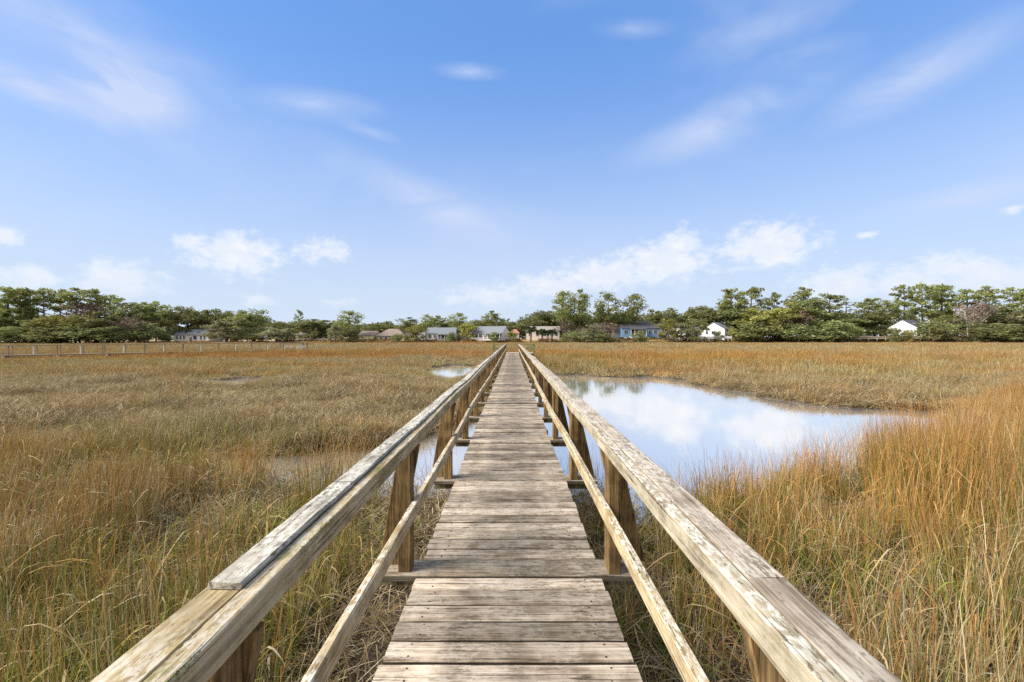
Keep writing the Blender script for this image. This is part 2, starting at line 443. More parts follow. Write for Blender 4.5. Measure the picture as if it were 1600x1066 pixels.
# deck boards (one part; single boards are its surface pattern)
mb = MB(); nail_at = []; y = -1.6; k = 0; SP = .147
cross_gap = [(p-.090, p+.131) for p in posts_y]
while y < YEND:
    w = SP-random.uniform(.014, .021)
    if any(a-.06 < y+w/2 < b+.06 for a, b in cross_gap):
        y = [b for a, b in cross_gap if a-.06 < y+w/2 < b+.06][0]+.006; continue
    nxt = [a for a, b in cross_gap if a > y]
    if nxt and y+w > nxt[0]-.004: w = nxt[0]-.006-y
    elif nxt and nxt[0]-(y+SP) < .07 and y+SP < nxt[0]: w = nxt[0]-.006-y
    yc = y+w/2
    dz = random.uniform(-.003, .003) if y < 6 else random.uniform(-.006, .007)
    xl = -.588+random.uniform(-.008, .008)+wave(yc, 31, .012); xr = .543+random.uniform(-.008, .008)+wave(yc, 31, .012)
    tw = random.uniform(-.004, .004); til = random.uniform(-.002, .002)
    ns = 9; pts = [(xl+(xr-xl)*i/(ns-1), yc+tw*(i/(ns-1)-.5)+random.uniform(-.0012, .0012), -.019+dz+til*(i/(ns-1)-.5)) for i in range(ns)]
    a, b = w/2, .019; cup = random.uniform(-.001, .0045)
    prof = [(-a+.004,-b),(a-.004,-b),(a,-b+.004),(a,b-.008-cup),(a-.007,b-.001-cup*.6),(a*.4,b),(-a*.4,b),(-a+.007,b-.001-cup*.6),(-a,b-.008-cup),(-a,-b+.004)]
    mb.sweep(pts, (a, b), .004, random.random(), jit=.0009, closed_prof=prof)
    if y < 14:
        for nx_ in (-.46, .42):
            for ny_ in (-.3, .3): nail_at.append((nx_+random.uniform(-.018, .018), yc+ny_*w+random.uniform(-.008, .008), dz+.0002))
    y += max(w, .03)+random.uniform(.012, .020); k += 1
nf = len(mb.f)
for (a_, b_, c_) in nail_at:
    r_ = random.uniform(.0038, .0055)
    ring = [(a_+r_*math.cos(q*math.pi/3), b_+r_*math.sin(q*math.pi/3)) for q in range(6)]
    mb.add([(p_[0], p_[1], c_-.004) for p_ in ring]+[(p_[0], p_[1], c_+.0016) for p_ in ring], [tuple(range(6, 12))]+[(q, (q+1) % 6, 6+(q+1) % 6, 6+q) for q in range(6)], .5)
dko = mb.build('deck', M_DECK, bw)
dko.data.materials.append(plain('rusty_nail', (.06,.038,.026), .7, .3, 40.0, .4))
dko.data.polygons.foreach_set('material_index', [0]*nf+[1]*(len(mb.f)-nf))

# long cross planks carrying the posts, with a bearer under each
for i, py in enumerate(posts_y):
    mb = MB(); e = random.uniform(-.02, .02); o = wave(py, 31, .012)
    n = 9; pts = [(-.86+e+o+(1.71)*j/(n-1), py+.020, -.021) for j in range(n)]
    mb.sweep(pts, (.100, .021), .006, random.random(), jit=.0008)
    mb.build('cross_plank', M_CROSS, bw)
    mb = MB(); mb.sweep([(-.83+e, py+.06, -.085), (.83+e, py+.06, -.085)], (.022, .04), .004, random.random())
    mb.build('bearer', M_PILE, bw)

# stringers under the deck
for x in (-.46, .42):
    mb = MB(); mb.sweep([(x, yy, -.31) for yy in (-1.5, 10, 20, 30, YEND)], (.03, .08), .004, .3); mb.build('stringer', M_PILE, bw)

# railing on both sides: posts, braces, lower rail, top rail, cap boards
ZT, ZB = .856, .778
def side(s, xin, x_lo, x_hi, lw, pw, pd, m_rail, m_cap, seed):
    post_meshes = []
    for i, py in enumerate(posts_y):
        o = wave(py, 31, .012)
        mb = MB(); lean = random.uniform(-.006, .006)
        x0 = s*(x_lo+pw/2)+o
        mb.sweep([(x0, py, .001), (x0+lean*.3, py+random.uniform(-.004, .004), .4), (x0+lean, py, ZB+.002+wave(py, seed+1, .012))], (pw/2, pd/2), .004, random.random(), up=(0, 1, 0))
        mb.build('post', M_POST, bw)
        mb = MB(); yb = py+pd/2+.022
        bx_t = s*(x_lo+.030)+o; bx_b = s*(.795)+o
        mb.sweep([(bx_b, yb, .002), ((bx_t+bx_b)/2, yb+random.uniform(-.003, .003), .39), (bx_t, yb, ZB-.004)], (.062, .020), .004, random.random(), up=(0, 1, 0))
        mb.build('brace', M_POST, bw)
    # lower rail: lengths of two bays nailed to the inner faces of the posts
    j0 = -1.6; 
    cuts = [-1.6]+[posts_y[i] for i in range(2, NB, 2)]+[YEND]
    for a, b in zip(cuts[:-1], cuts[1:]):
        mb = MB(); n = max(4, int((b-a)/.45)); yo = random.uniform(-.006, .006)
        pts = [(s*(x_lo-lw/2-.002)+wave(v, 31, .012), v, .398+wave(v, seed+3, .014)+yo*.6) for v in np.linspace(a+.004, b-.004, n)]
        mb.sweep(pts, (lw/2, .042), .006, random.random(), jit=.0016)
        mb.build('lower_rail', M_LOW, bw)
    # top rail: board on edge inside, flat cap board outside
    cuts = [-1.6]+[posts_y[i]+.03 for i in range(1 if s > 0 else 2, NB, 3)]+[YEND]
    for a, b in zip(cuts[:-1], cuts[1:]):
        mb = MB(); n = max(4, int((b-a)/.22)); off = random.uniform(-.004, .004)
        pts = [(s*(xin+.024)+wave(v, seed, .014)+off, v, (ZT+ZB)/2+wave(v, seed+1, .012)) for v in np.linspace(a+.003, b-.003, n)]
        h = (ZT-ZB)/2
        mb.sweep(pts, (.024, h), .004, random.random(), jit=.0010)
        mb.build('top_rail', m_rail, bw)
    return
side(-1, .598, .630, 0, .038, .08, .09, M_RAIL, M_CAP, 101)
side(1, .537, .590, 0, .044, .075, .14, M_RAILR, M_CAP, 202)
def cap(s, x0, x1, z, th, cuts, mat, seed, jit, name='cap_board', bev=.005):
    for a, b in zip(cuts[:-1], cuts[1:]):
        mb = MB(); n = max(4, int((b-a)/.12)); off = random.uniform(-.004, .004)
        pts = [(s*(x0+x1)/2+wave(v, seed, .014)+off, v, z-th/2+wave(v, seed+1, .012)) for v in np.linspace(a+.003, b-.003, n)]
        mb.sweep(pts, ((x1-x0)/2, th/2), bev, random.random(), jit=jit)
        mb.build(name, mat, bw)
pc = [posts_y[i]+.06 for i in range(2, NB, 2)]
cap(-1, .6475, .735, ZT-.001, .042, [-1.6, .2]+[posts_y[i]-.3 for i in range(1, NB, 2)]+[YEND], M_RAIL, 101, .0008, bev=.002)
cap(-1, .638, .722, ZT+.017, .0165, [1.06, 1.80, 2.87]+pc[1:]+[YEND], M_CAP, 101, .0022, 'weathered_cap_board')
cap(1, .5865, .682, ZT-.001, .042, [-1.6, 1.115]+pc+[YEND], wood('brownish_cap_wood', 1, (.11,.085,.06), (.30,.245,.185), (.46,.40,.33), lichen=.65, moss=.04, var=.12, lichen_col=(.50,.48,.42)), 202, .0016)

# moss on the inner top edge of the left rail near the viewer
g_ = np.random.default_rng(5)
MC = []; MR = []
for yy in np.arange(.55, 1.6, .006):
    if vnoise(np.array([yy]), np.array([0.]), .16, 2, 61)[0] > .43:
        dz = abs(g_.normal(0, .012)); MC.append((-.5985+wave(yy, 101, .014)-max(0, g_.normal(0, .003)), yy, ZT-.004-dz)); MR.append((.0012, .008, .006))
MV = []; MQ = []; ML = []
def moss_cards():
    c = np.repeat(np.array(MC), 40, 0); n = len(c); c = c+g_.normal(0, 1, (n, 3))*np.repeat(np.array(MR), 40, 0)
    a = g_.normal(size=(n, 3)); a /= np.linalg.norm(a, axis=1)[:, None]; b = g_.normal(size=(n, 3)); b -= a*(a*b).sum(1)[:, None]; b /= np.linalg.norm(b, axis=1)[:, None]
    a *= .0017; b *= .0012
    return np.stack([c-a, c+b, c+a, c-b], 1).reshape(-1, 3), np.arange(4*n).reshape(-1, 4)
mv, mq = moss_cards()
link('moss', np_mesh('moss', mv, mq, plain('green_moss', (.13,.14,.025), .95, .4, 60.0, .1)), bw)

# piles in pairs under every second post
for i in range(0, NB, 2):
    for s in (-1, 1):
        mb = MB(); x = s*.585-.01; yy = posts_y[i]-.07+random.uniform(-.03, .03); r = random.uniform(.075, .09)
        mb.tube([(x+random.uniform(-.03, .03), yy, -2.2), (x, yy, -1.0), (x, yy, -.26), (x, yy, -.235)], [r*1.05, r, r*.97, r*.8], 12, random.random(), .02)
        mb.build('pile', M_PILE, bw, True)

# platform at the far end
px0, px1, py0, py1 = -1.95, 2.05, YEND+.02, YEND+3.6
mb = MB(); y = py0
while y < py1:
    mb.sweep([(px0, y+.07, -.021), (0, y+.07, -.019), (px1, y+.07, -.021)], (.068, .019), .004, random.random()); y += .147
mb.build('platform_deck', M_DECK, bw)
M_GREENPOST = wood('green_post_wood', 2, (.08,.075,.03), (.20,.20,.085), (.33,.34,.16), moss=.6, var=.15)
for (x, y, zt) in [(px0+.05, py0+.05, .93), (px0+.05, py1-.06, .90), (-.66, py1-.06, .86), (.70, py1-.06, .86), (px1-.05, py0+.05, .93), (px1-.05, py1-.06, .9), (-.68, py0+.1, .86), (.70, py0+.1, .86), (px1-.05, py0+1.8, .86), (px0+.05, py0+1.8, .86)]:
    mb = MB(); mb.sweep([(x, y, -1.4), (x, y, 0), (x, y, zt)], (.065, .065), .008, random.random(), up=(0, 1, 0)); mb.build('platform_post', M_GREENPOST, bw)
def prail(p, q, z, h, w):
    mb = MB(); mb.sweep([(*p, z), ((p[0]+q[0])/2, (p[1]+q[1])/2, z-.008), (*q, z)], (w, h), .006, random.random(), jit=.002); mb.build('platform_rail', M_GREENPOST, bw)
for z, h, w in ((.83, .03, .06), (.42, .045, .02)):
    prail((px0+.12, py1-.15), (px1-.12, py1-.15), z, h, w)
    prail((px0+.05, py0+.12), (px0+.05, py1-.12), z, h, w)
    prail((px1-.05, py0+.12), (px1-.05, py1-.12), z, h, w)
    prail((px0+.12, py0+.0), (-.72, py0+.0), z, h, w)
    prail((.74, py0+.0), (px1-.12, py0+.0), z, h, w)

# ------------------------------------------------------------------ grass
def blades(n, kind, rad, hmin, hmax, width, seed, lean=(.05, .25), segs=4, wind=(.05, 0)):
    """ribbon blades in a round patch; returns verts, quads, t, random colours, kind"""
    g = np.random.default_rng(seed)
    rr = rad*np.sqrt(g.random(n)); th = g.random(n)*2*np.pi
    bx, by = rr*np.cos(th), rr*np.sin(th)
    L = g.uniform(hmin, hmax, n); az = g.random(n)*2*np.pi
    dx, dy = np.cos(az), np.sin(az)
    fa = az+np.pi/2+g.normal(0, .5, n)
    wx, wy = np.cos(fa), np.sin(fa)
    W = width*g.uniform(.6, 1.3, n)
    ln = g.uniform(*lean, n); curl = g.random(n)
    T = np.linspace(0, 1, segs+1)
    Vs = []; Ts = []
    for t in T:
        if kind == 0:      # stem, nearly straight
            h = L*(ln*t*.5+ln*.8*t*t); z = L*t*(1-.10*ln*t)
            ww = W*(1-.75*t)
        elif kind == 1:    # arching leaf from part way up the stem
            z0 = L*.9*curl*1.1
            h = L*(.28*t+.75*ln*2*t*t); z = z0+L*(.85*t-(.55+.8*ln*2)*t*t)
            ww = W*np.sin(np.pi*(.12+.86*t))
        elif kind == 2:    # dead thatch lying about
            a = t*(1.0+2.2*curl)
            h = L*np.sin(a)/(1.0+.6*curl); z = L*.30*curl+L*(.16+.30*ln)*np.sin(t*2.6)
            ww = W*(1-.5*t)
        elif kind == 3:    # broad fresh shoot
            h = L*(ln*.35*t+ln*.9*t**3); z = L*(t-.28*ln*t**3)
            ww = W*(1.05-t)**.7
        wob = .012*L*np.sin(5*t+th)
        x = bx+dx*h+wind[0]*L*t*t+wob*wx; y = by+dy*h+wind[1]*L*t*t+wob*wy
        z = np.maximum(z, .004)
        sx, sy = wx*ww/2, wy*ww/2
        Vs.append(np.stack([x-sx, y-sy, z], 1)); Vs.append(np.stack([x+sx, y+sy, z], 1)); Ts += [t, t]
    V = np.stack(Vs, 1)                       # n, 2(segs+1), 3
    m = 2*(segs+1)
    q = np.array([[2*i, 2*i+1, 2*i+3, 2*i+2] for i in range(segs)])
    Qd = (q[None]+(np.arange(n)*m)[:, None, None]).reshape(-1, 4)
    tt = np.tile(np.array(Ts), n)
    rc = np.repeat(g.random((n, 3)), m, 0)
    return V.reshape(-1, 3), Qd, tt, rc, np.full(n*m, float(kind))
def tuft_mesh(name, parts, mat):
    V = []; Qs = []; T = []; C = []; K = []; b = 0
    for (v, q, t, c, k) in parts:
        V.append(v); Qs.append(q+b); T.append(t); C.append(c); K.append(k); b += len(v)
    return np_mesh(name, np.concatenate(V), np.concatenate(Qs), mat, {'along': np.concatenate(T), 'rnd': np.concatenate(C), 'bkind': np.concatenate(K)})

def grass_material(name):
    m, t, p = material(name)
    t.n.remove(p)
    at = lambda n: t.new('ShaderNodeAttribute', attribute_name=n)
    ins = lambda n: t.new('ShaderNodeAttribute', attribute_name=n, attribute_type='INSTANCER').outputs['Fac']
    al = at('along').outputs['Fac']; kd = at('bkind').outputs['Fac']
    rs = t.new('ShaderNodeSeparateXYZ'); t.put(rs.inputs[0], at('rnd').outputs['Vector']); r1, r2, r3 = rs.outputs
    og, gn = ins('orange'), ins('green')
    tan = t.ramp(r1, [(0, (.11,.076,.032)), (.35, (.275,.21,.10)), (.7, (.42,.34,.185)), (1, (.62,.54,.37))])
    org = t.ramp(r2, [(0, (.19,.080,.022)), (.4, (.37,.165,.040)), (.75, (.47,.25,.072)), (1, (.54,.37,.16))])
    grn = t.ramp(r1, [(0, (.085,.125,.020)), (.5, (.155,.20,.035)), (1, (.26,.27,.055))])
    dead = t.ramp(r1, [(0, (.085,.060,.034)), (.4, (.25,.19,.105)), (.8, (.42,.34,.20)), (1, (.60,.52,.37))])
    # the tops of the stems turn orange first, the feet stay brown or green
    fo = t.math('MULTIPLY', t.step(.0, .45, t.math('SUBTRACT', t.math('ADD', og, t.math('MULTIPLY', al, .30)), t.math('MULTIPLY', r3, .85))), .92)
    c = t.mix(fo, tan, org)
    fg = t.step(.0, .25, t.math('SUBTRACT', t.math('ADD', gn, t.math('MULTIPLY', t.math('SUBTRACT', .5, al), .35)), r2))
    c = t.mix(t.math('MULTIPLY', fg, .85), c, grn)
    c = t.mix(t.math('COMPARE', kd, 2.0, .3), c, dead)
    g2 = t.mix(t.math('MULTIPLY', t.step(.62, 1.0, al), r3), grn, (.45,.26,.05))
    fk = t.step(.0, .2, t.math('SUBTRACT', t.math('ADD', gn, .22), r3))
    c = t.mix(t.math('MULTIPLY', t.math('COMPARE', kd, 3.0, .3), fk), c, g2)
    ir = t.new('ShaderNodeObjectInfo').outputs['Random']
    hv = t.new('ShaderNodeHueSaturation'); t.put(hv.inputs['Value'], t.math('ADD', .78, t.math('MULTIPLY', ir, .44))); t.put(hv.inputs['Color'], c)
    c = hv.outputs[0]
    d = t.new('ShaderNodeBsdfDiffuse'); t.l.new(c, d.inputs[0])
    tr = t.new('ShaderNodeBsdfTranslucent'); t.l.new(c, tr.inputs[0])
    ms = t.new('ShaderNodeMixShader'); ms.inputs[0].default_value = .22
    t.l.new(d.outputs[0], ms.inputs[1]); t.l.new(tr.outputs[0], ms.inputs[2])
    t.l.new(ms.outputs[0], t.n['Material Output'].inputs[0])
    return m
GM = grass_material('marsh_grass_blades')

def make_collection(nm, meshes):
    c = bpy.data.collections.new(nm)
    for i, me in enumerate(meshes):
        o = bpy.data.objects.new('%s_%02d' % (nm, i), me); c.objects.link(o)
    return c
tall = [tuft_mesh('tall_tuft', [blades(58, 0, .27, .50, .98, .0078, 100+i, (.02, .24), 4), blades(14, 0, .27, .85, 1.12, .0064, 150+i, (.02, .18), 4),
        blades(34, 1, .30, .25, .60, .012, 200+i, (.08, .4), 5), blades(24, 3, .28, .45, .85, .009, 250+i, (.03, .28), 5), blades(45, 2, .32, .2, .55, .010, 300+i, (.1, .9), 5)], GM) for i in range(8)]
mat_ = [tuft_mesh('matted_tuft', [blades(16, 0, .34, .25, .62, .007, 400+i, (.3, 1.2), 4), blades(70, 1, .36, .16, .42, .010, 500+i, (.3, .9), 5),
        blades(95, 2, .38, .25, .70, .009, 600+i, (.3, 1.6), 5)], GM) for i in range(7)]
shoot = [tuft_mesh('green_shoot', [blades(9, 3, .10, .40, .85, .013, 700+i, (.1, .7), 5), blades(5, 1, .12, .4, .7, .012, 750+i, (.2, .6), 5)], GM) for i in range(4)]
thin = [tuft_mesh('sparse_tuft', [blades(13, 0, .30, .55, 1.05, .0058, 800+i, (.05, .5), 4), blades(9, 1, .30, .25, .5, .008, 850+i, (.1, .5), 5), blades(5, 2, .3, .2, .5, .007, 880+i, (.1, .8), 5)], GM) for i in range(5)]
thatch = [tuft_mesh('thatch_tuft', [blades(46, 2, .34, .18, .55, .008, 900+i, (.1, .9), 5), blades(8, 1, .3, .15, .35, .008, 930+i, (.3, .9), 5)], GM) for i in range(4)]
far_ = [tuft_mesh('far_tuft', [blades(120, 0, .75, .45, .95, .017, 1000+i, (.05, .45), 3), blades(60, 1, .75, .2, .5, .022, 1100+i, (.2, .6), 3), blades(30, 2, .75, .3, .7, .02, 1200+i, (.3, .9), 3)], GM) for i in range(6)]

def scatter_group(name, coll):
    ng = bpy.data.node_groups.new(name, 'GeometryNodeTree')
    ng.interface.new_socket(name='Geometry', in_out='INPUT', socket_type='NodeSocketGeometry')
    ng.interface.new_socket(name='Geometry', in_out='OUTPUT', socket_type='NodeSocketGeometry')
    N = ng.nodes; L = ng.links
    gi = N.new('NodeGroupInput'); go = N.new('NodeGroupOutput')
    ip = N.new('GeometryNodeInstanceOnPoints'); ci = N.new('GeometryNodeCollectionInfo')
    ci.inputs['Collection'].default_value = coll; ci.inputs['Separate Children'].default_value = True; ci.inputs['Reset Children'].default_value = True
    def na(n, ty):
        a = N.new('GeometryNodeInputNamedAttribute'); a.data_type = ty; a.inputs['Name'].default_value = n
        return a.outputs['Attribute']
    e = N.new('FunctionNodeEulerToRotation'); L.new(na('rot', 'FLOAT_VECTOR'), e.inputs[0])
    f2i = N.new('FunctionNodeFloatToInt'); L.new(na('variant', 'FLOAT'), f2i.inputs[0])
    L.new(gi.outputs[0], ip.inputs['Points']); L.new(ci.outputs[0], ip.inputs['Instance']); ip.inputs['Pick Instance'].default_value = True
    L.new(f2i.outputs[0], ip.inputs['Instance Index']); L.new(e.outputs[0], ip.inputs['Rotation']); L.new(na('size', 'FLOAT_VECTOR'), ip.inputs['Scale'])
    L.new(ip.outputs[0], go.inputs[0])
    return ng
def scatter(name, coll, nvar, x, y, sx, sz, orange, green, label, cat, sink=.02):
    n = len(x); z = ground_z(x, y)-sink
    rot = np.stack([rng.normal(0, .05, n), rng.normal(0, .05, n), rng.random(n)*6.283], 1)
    me = np_mesh(name, np.stack([x, y, z], 1), np.zeros((0, 4), np.int32), None,
        {'rot': rot, 'size': np.stack([sx, sx, sz], 1), 'variant': rng.integers(0, nvar, n).astype(float), 'orange': orange, 'green': green})
    o = link(name, me)
    md = o.modifiers.new('scatter', 'NODES'); md.node_group = scatter_group(name, coll)
    tag(o, label, cat, kind='stuff')
    return o
def jgrid(x0, x1, y0, y1, step, slope=None):
    gx, gy = np.meshgrid(np.arange(x0, x1, step), np.arange(y0, y1, step))
    x = gx.ravel()+rng.uniform(-.5, .5, gx.size)*step; y = gy.ravel()+rng.uniform(-.5, .5, gy.size)*step
    if slope is not None:
        k = np.abs(x) < slope*np.maximum(y, 0)+3.0
        x, y = x[k], y[k]
    return x, y
def look(x, y):
    """how orange, how green, how tall, how dense and how matted the marsh is at a place"""
    n1 = vnoise(x, y, 3.0, 3, 11); n2 = vnoise(x, y, 1.1, 3, 12); nb = vnoise(x, y*.55, 9.0, 3, 13)
    yw = y+(vnoise(x, y*.3, 12, 3, 21)-.5)*y*.42          # bands run across the view with ragged edges
    L = x < 0
    o_l = np.interp(yw, [0,6,9,11,20,27,33,40,58,70,90,130,180], [.52,.64,.50,.20,.10,.14,.20,.38,.46,.18,.10,.16,.42])
    o_r = np.interp(yw, [0,4,7,12,16,24,32,38,46,66,85,130,180], [.16,.34,.66,.74,.34,.20,.26,.38,.48,.42,.12,.16,.42])
    og = np.where(L, o_l, o_r)+(n1-.5)*.9+(n2-.5)*.9+(vnoise(x, y, .45, 2, 14)-.5)*.5*(y < 30)
    gr = np.interp(y, [0,8,14,30,60,80,190], [.46,.28,.22,.32,.32,.24,.20])+(vnoise(x, y, 4, 3, 15)-.5)*.7
    h_l = np.interp(y, [0,7,9,11,30,36,50,190], [.95,.95,.84,.70,.62,.70,.85,.9])
    h_r = np.interp(y, [0,3,8,14,17,30,40,190], [.80,.92,1.08,1.05,.66,.64,.85,.9])*(1+.06*sstep(6, 14, x)*(1-sstep(16, 24, y)))
    hh = np.where(L, h_l, h_r)*(.72+.56*n1)*np.where((x < -12) & (y > 30) & (y < 54), .62, 1)
    far = sstep(30, 48, y)
    bands = vnoise(x*.22, y*1.0, 7.5, 3, 51); b2 = vnoise(x*.30, y, 15, 3, 52)
    og = og+far*((bands-.5)*1.7+(b2-.5)*.9-.08); gr = gr+far*(vnoise(x*.25, y, 11, 3, 53)-.5)*1.0
    hh = hh*(1+far*(b2-.5)*.55)
    hh = hh*(1-.55*sstep(2.2, .0, -wet_c(x, y))*(y > 13))
    hh = hh*np.interp(vnoise(x, y, 1.7, 2, 72), [.25, .75], [.70, 1.28])
    # lower growth before the two small pools
    hh = hh*(1-.5*np.exp(-((x/np.maximum(y, 1)+.135)/.035)**2)*sstep(18, 24, y)*(1-sstep(36, 40, y)))
    hh = hh*(1-.55*np.exp(-((x/np.maximum(y, 1)+.62)/.07)**2)*sstep(13, 19, y)*(1-sstep(28, 30, y)))
    matted = np.where(L, .82*sstep(8.5, 13.5, y+(n1-.5)*7)*(1-sstep(24, 38, yw)), sstep(14.5, 17, y)*(1-sstep(26, 36, yw))*.55)
    return og, gr, hh, matted, n1, n2
SL = 1.24
# --- near: full-size tufts
x, y = jgrid(-34, 36, .9, 26, .29, SL)
wt = wet(x, y); og, gr, hh, mt, n1, n2 = look(x, y)
corr = np.where(x > 0, x-.95, -x-1.02)                     # distance outside the boardwalk
inwater = (x < -2.2) & (x > -9) & (wt < 1.0) & (rng.random(len(x)) < .09)
tallk = (rng.random(len(x)) > mt) & ((wt < -.05) | inwater) & (corr > .05) & (y > 1.4)
mudr = sstep(1.0, .15, corr)*(x > 0)*(y < 8)               # bare mud beside the walk, right
mudl = sstep(.9, .2, corr)*(x < 0)*(y < 8)
leftthin = ((x < -.9) & (x > -8) & (y > 4.6) & (y < 9))*.45
dens = np.clip(.92-.85*mudr-.55*mudl-leftthin-.55*sstep(.52, .75, n2), .06, 1)
dens *= np.interp(y, [0, 5, 8, 12, 13], [.44, .50, .60, .64, .8])*np.interp(vnoise(x, y, .9, 2, 71), [.25, .45], [.45, 1.1])
k = tallk & (rng.random(len(x)) < dens)
tc_ = make_collection('tall_tuft', tall)
low = np.clip(.72+.3*corr, .55, 1)
scatter('marsh_grass', tc_, len(tall), x[k], y[k], rng.uniform(.85, 1.2, k.sum()), (hh*low)[k]*rng.uniform(.85, 1.15, k.sum()), og[k], gr[k],
        'tall orange and tan cordgrass standing beside the boardwalk and the near pond bank', 'grass')
k = (rng.random(len(x)) < mt) & (wt < -.02) & (corr > .1)
mc_ = make_collection('matted_tuft', mat_)
mx, my, mk = x, y, k
scatter('matted_grass', mc_, len(mat_), x[k], y[k], rng.uniform(.9, 1.35, k.sum()), hh[k]*rng.uniform(.9, 1.6, k.sum()), og[k], gr[k],
        'tangled flattened tan marsh grass left of the boardwalk beyond the narrow channel', 'grass')
# --- shoots and thatch close by
xs_, ys_ = jgrid(-14, 14, .9, 11, .24, SL)
wt = wet(xs_, ys_); og, gr, hh, mt, n1, n2 = look(xs_, ys_); corr = np.where(xs_ > 0, xs_-.75, -xs_-.8)
k = (wt < -.1) & (corr > .02) & (rng.random(len(xs_)) < np.clip((vnoise(xs_, ys_, 1.6, 2, 31)-.36)*1.6, .0, .65))
scatter('green_shoots', make_collection('green_shoot', shoot), len(shoot), xs_[k], ys_[k], rng.uniform(.8, 1.2, k.sum()), rng.uniform(.55, 1.1, k.sum())*np.clip(.6+.5*corr[k], .5, 1), og[k], np.full(k.sum(), .8),
        'fresh green and yellow grass shoots among the cordgrass near the boardwalk', 'grass')
k = (wt < .0) & (rng.random(len(xs_)) < np.where(np.abs(xs_) < .75, .3, .75))
scatter('dead_thatch', make_collection('thatch_tuft', thatch), len(thatch), xs_[k], ys_[k], rng.uniform(.8, 1.3, k.sum()), rng.uniform(.6, 1.1, k.sum()), og[k]*.4, gr[k]*.3,
        'dead grey brown grass litter lying on the mud by the boardwalk', 'grass')
# --- sparse stems standing in the shallows along the near banks and by the walk
xs_, ys_ = jgrid(-12, 24, 2.0, 36, .26, SL)
wt = wet(xs_, ys_); og, gr, hh, mt, n1, n2 = look(xs_, ys_); corr = np.where(xs_ > 0, xs_-.95, -xs_-1.0)
bank = np.where(xs_ < 0, sstep(1.3, .1, wt)*.75+.30, np.where(ys_ < 15.5, sstep(1.5, .0, wt)*.85, sstep(.6, -.1, wt)*.6))
k = (wt > -.3) & (corr > -.15) & (rng.random(len(xs_)) < bank*np.clip(1.5*n2, 0, 1))
scatter('shallow_water_grass', make_collection('sparse_tuft', thin), len(thin), xs_[k], ys_[k], rng.uniform(.8, 1.2, k.sum()), hh[k]*rng.uniform(.8, 1.15, k.sum()), og[k], gr[k],
        'thin grass stems standing in the shallow edge of the tidal water', 'grass', sink=-.06)
# --- far marsh
X = []; Y = []
for (a, b, st) in ((26, 60, .62), (60, 110, 1.0), (110, 196, 1.55)):
    xx, yy = jgrid(-300, 310, a, b, st, 1.6); X.append(xx); Y.append(yy)
x = np.concatenate(X); y = np.concatenate(Y)
og, gr, hh, mt, n1, n2 = look(x, y)
wt = np.full(len(x), -1.0); q = y < 60; wt[q] = wet(x[q], y[q])
infront = ((np.abs(x+4.3) < 2.2) & (y > 20) & (y < 33))
k = (wt < -.1) & (y < shoreline(x)+4) & (np.abs(x) > np.where(y < 47, 1.3, 0)) & ~((np.abs(x) < 2.9) & (y > 40) & (y < 47)) & (rng.random(len(x)) < np.interp(vnoise(x, y, 2.2, 2, 73), [.25, .42], [.55, .97]))
tall_far = 1.0-.18*sstep(60, 110, y)
scatter('distant_marsh_grass', make_collection('far_tuft', far_), len(far_), x[k], y[k], (rng.uniform(.85, 1.25, len(x))*np.interp(y, [26, 60, 110, 190], [1.0, 1.15, 1.5, 1.9]))[k],
        (hh*tall_far*np.where(infront, .6, 1)*rng.uniform(.72, 1.25, len(x)))[k], og[k], gr[k], 'rust orange and straw marsh grass running to the far shore', 'grass')

# ------------------------------------------------------------------ trees
def leaf_material(name, cols, trans=.42):
    m, t, p = material(name); t.n.remove(p)
    r = t.new('ShaderNodeAttribute', attribute_name='lr').outputs['Fac']
    oi = t.new('ShaderNodeObjectInfo').outputs['Random']
    c = t.ramp(r, [(0, cols[0]), (.5, cols[1]), (1, cols[2])])
    hv = t.new('ShaderNodeHueSaturation'); t.put(hv.inputs['Hue'], t.math('ADD', .485, t.math('MULTIPLY', oi, .025)))
    t.put(hv.inputs['Value'], t.math('ADD', .85, t.math('MULTIPLY', oi, .6))); t.put(hv.inputs['Color'], c)
    d = t.new('ShaderNodeBsdfDiffuse'); t.l.new(hv.outputs[0], d.inputs[0])
    tr = t.new('ShaderNodeBsdfTranslucent'); t.l.new(hv.outputs[0], tr.inputs[0])
    ms = t.new('ShaderNodeMixShader'); ms.inputs[0].default_value = trans
    t.l.new(d.outputs[0], ms.inputs[1]); t.l.new(tr.outputs[0], ms.inputs[2]); t.l.new(ms.outputs[0], t.n['Material Output'].inputs[0])
    return m
LEAF = {
 'pine': leaf_material('pine_needles', [(.11,.13,.045), (.22,.25,.085), (.38,.38,.14)]),
 'oak': leaf_material('dark_oak_leaves', [(.09,.108,.048), (.19,.21,.085), (.33,.33,.14)]),
 'olive': leaf_material('olive_leaves', [(.12,.12,.038), (.25,.245,.075), (.40,.37,.125)]),
 'grey': leaf_material('greygreen_leaves', [(.11,.112,.06), (.23,.23,.125), (.36,.35,.20)]),
 'bare': leaf_material('bare_twigs', [(.085,.060,.045), (.165,.12,.095), (.26,.20,.16)], .05),
 'rust': leaf_material('rust_shrub_leaves', [(.11,.055,.02), (.22,.12,.045), (.33,.20,.075)]),
 'palm': leaf_material('palm_leaves', [(.03,.05,.02), (.07,.10,.04), (.13,.16,.07)]),
}
M_BARK = plain('bark', (.17,.125,.09), .9, .35, 2.5, .1)
M_PALEBARK = plain('pale_bark', (.42,.38,.32), .9, .25, 2.5, .1)

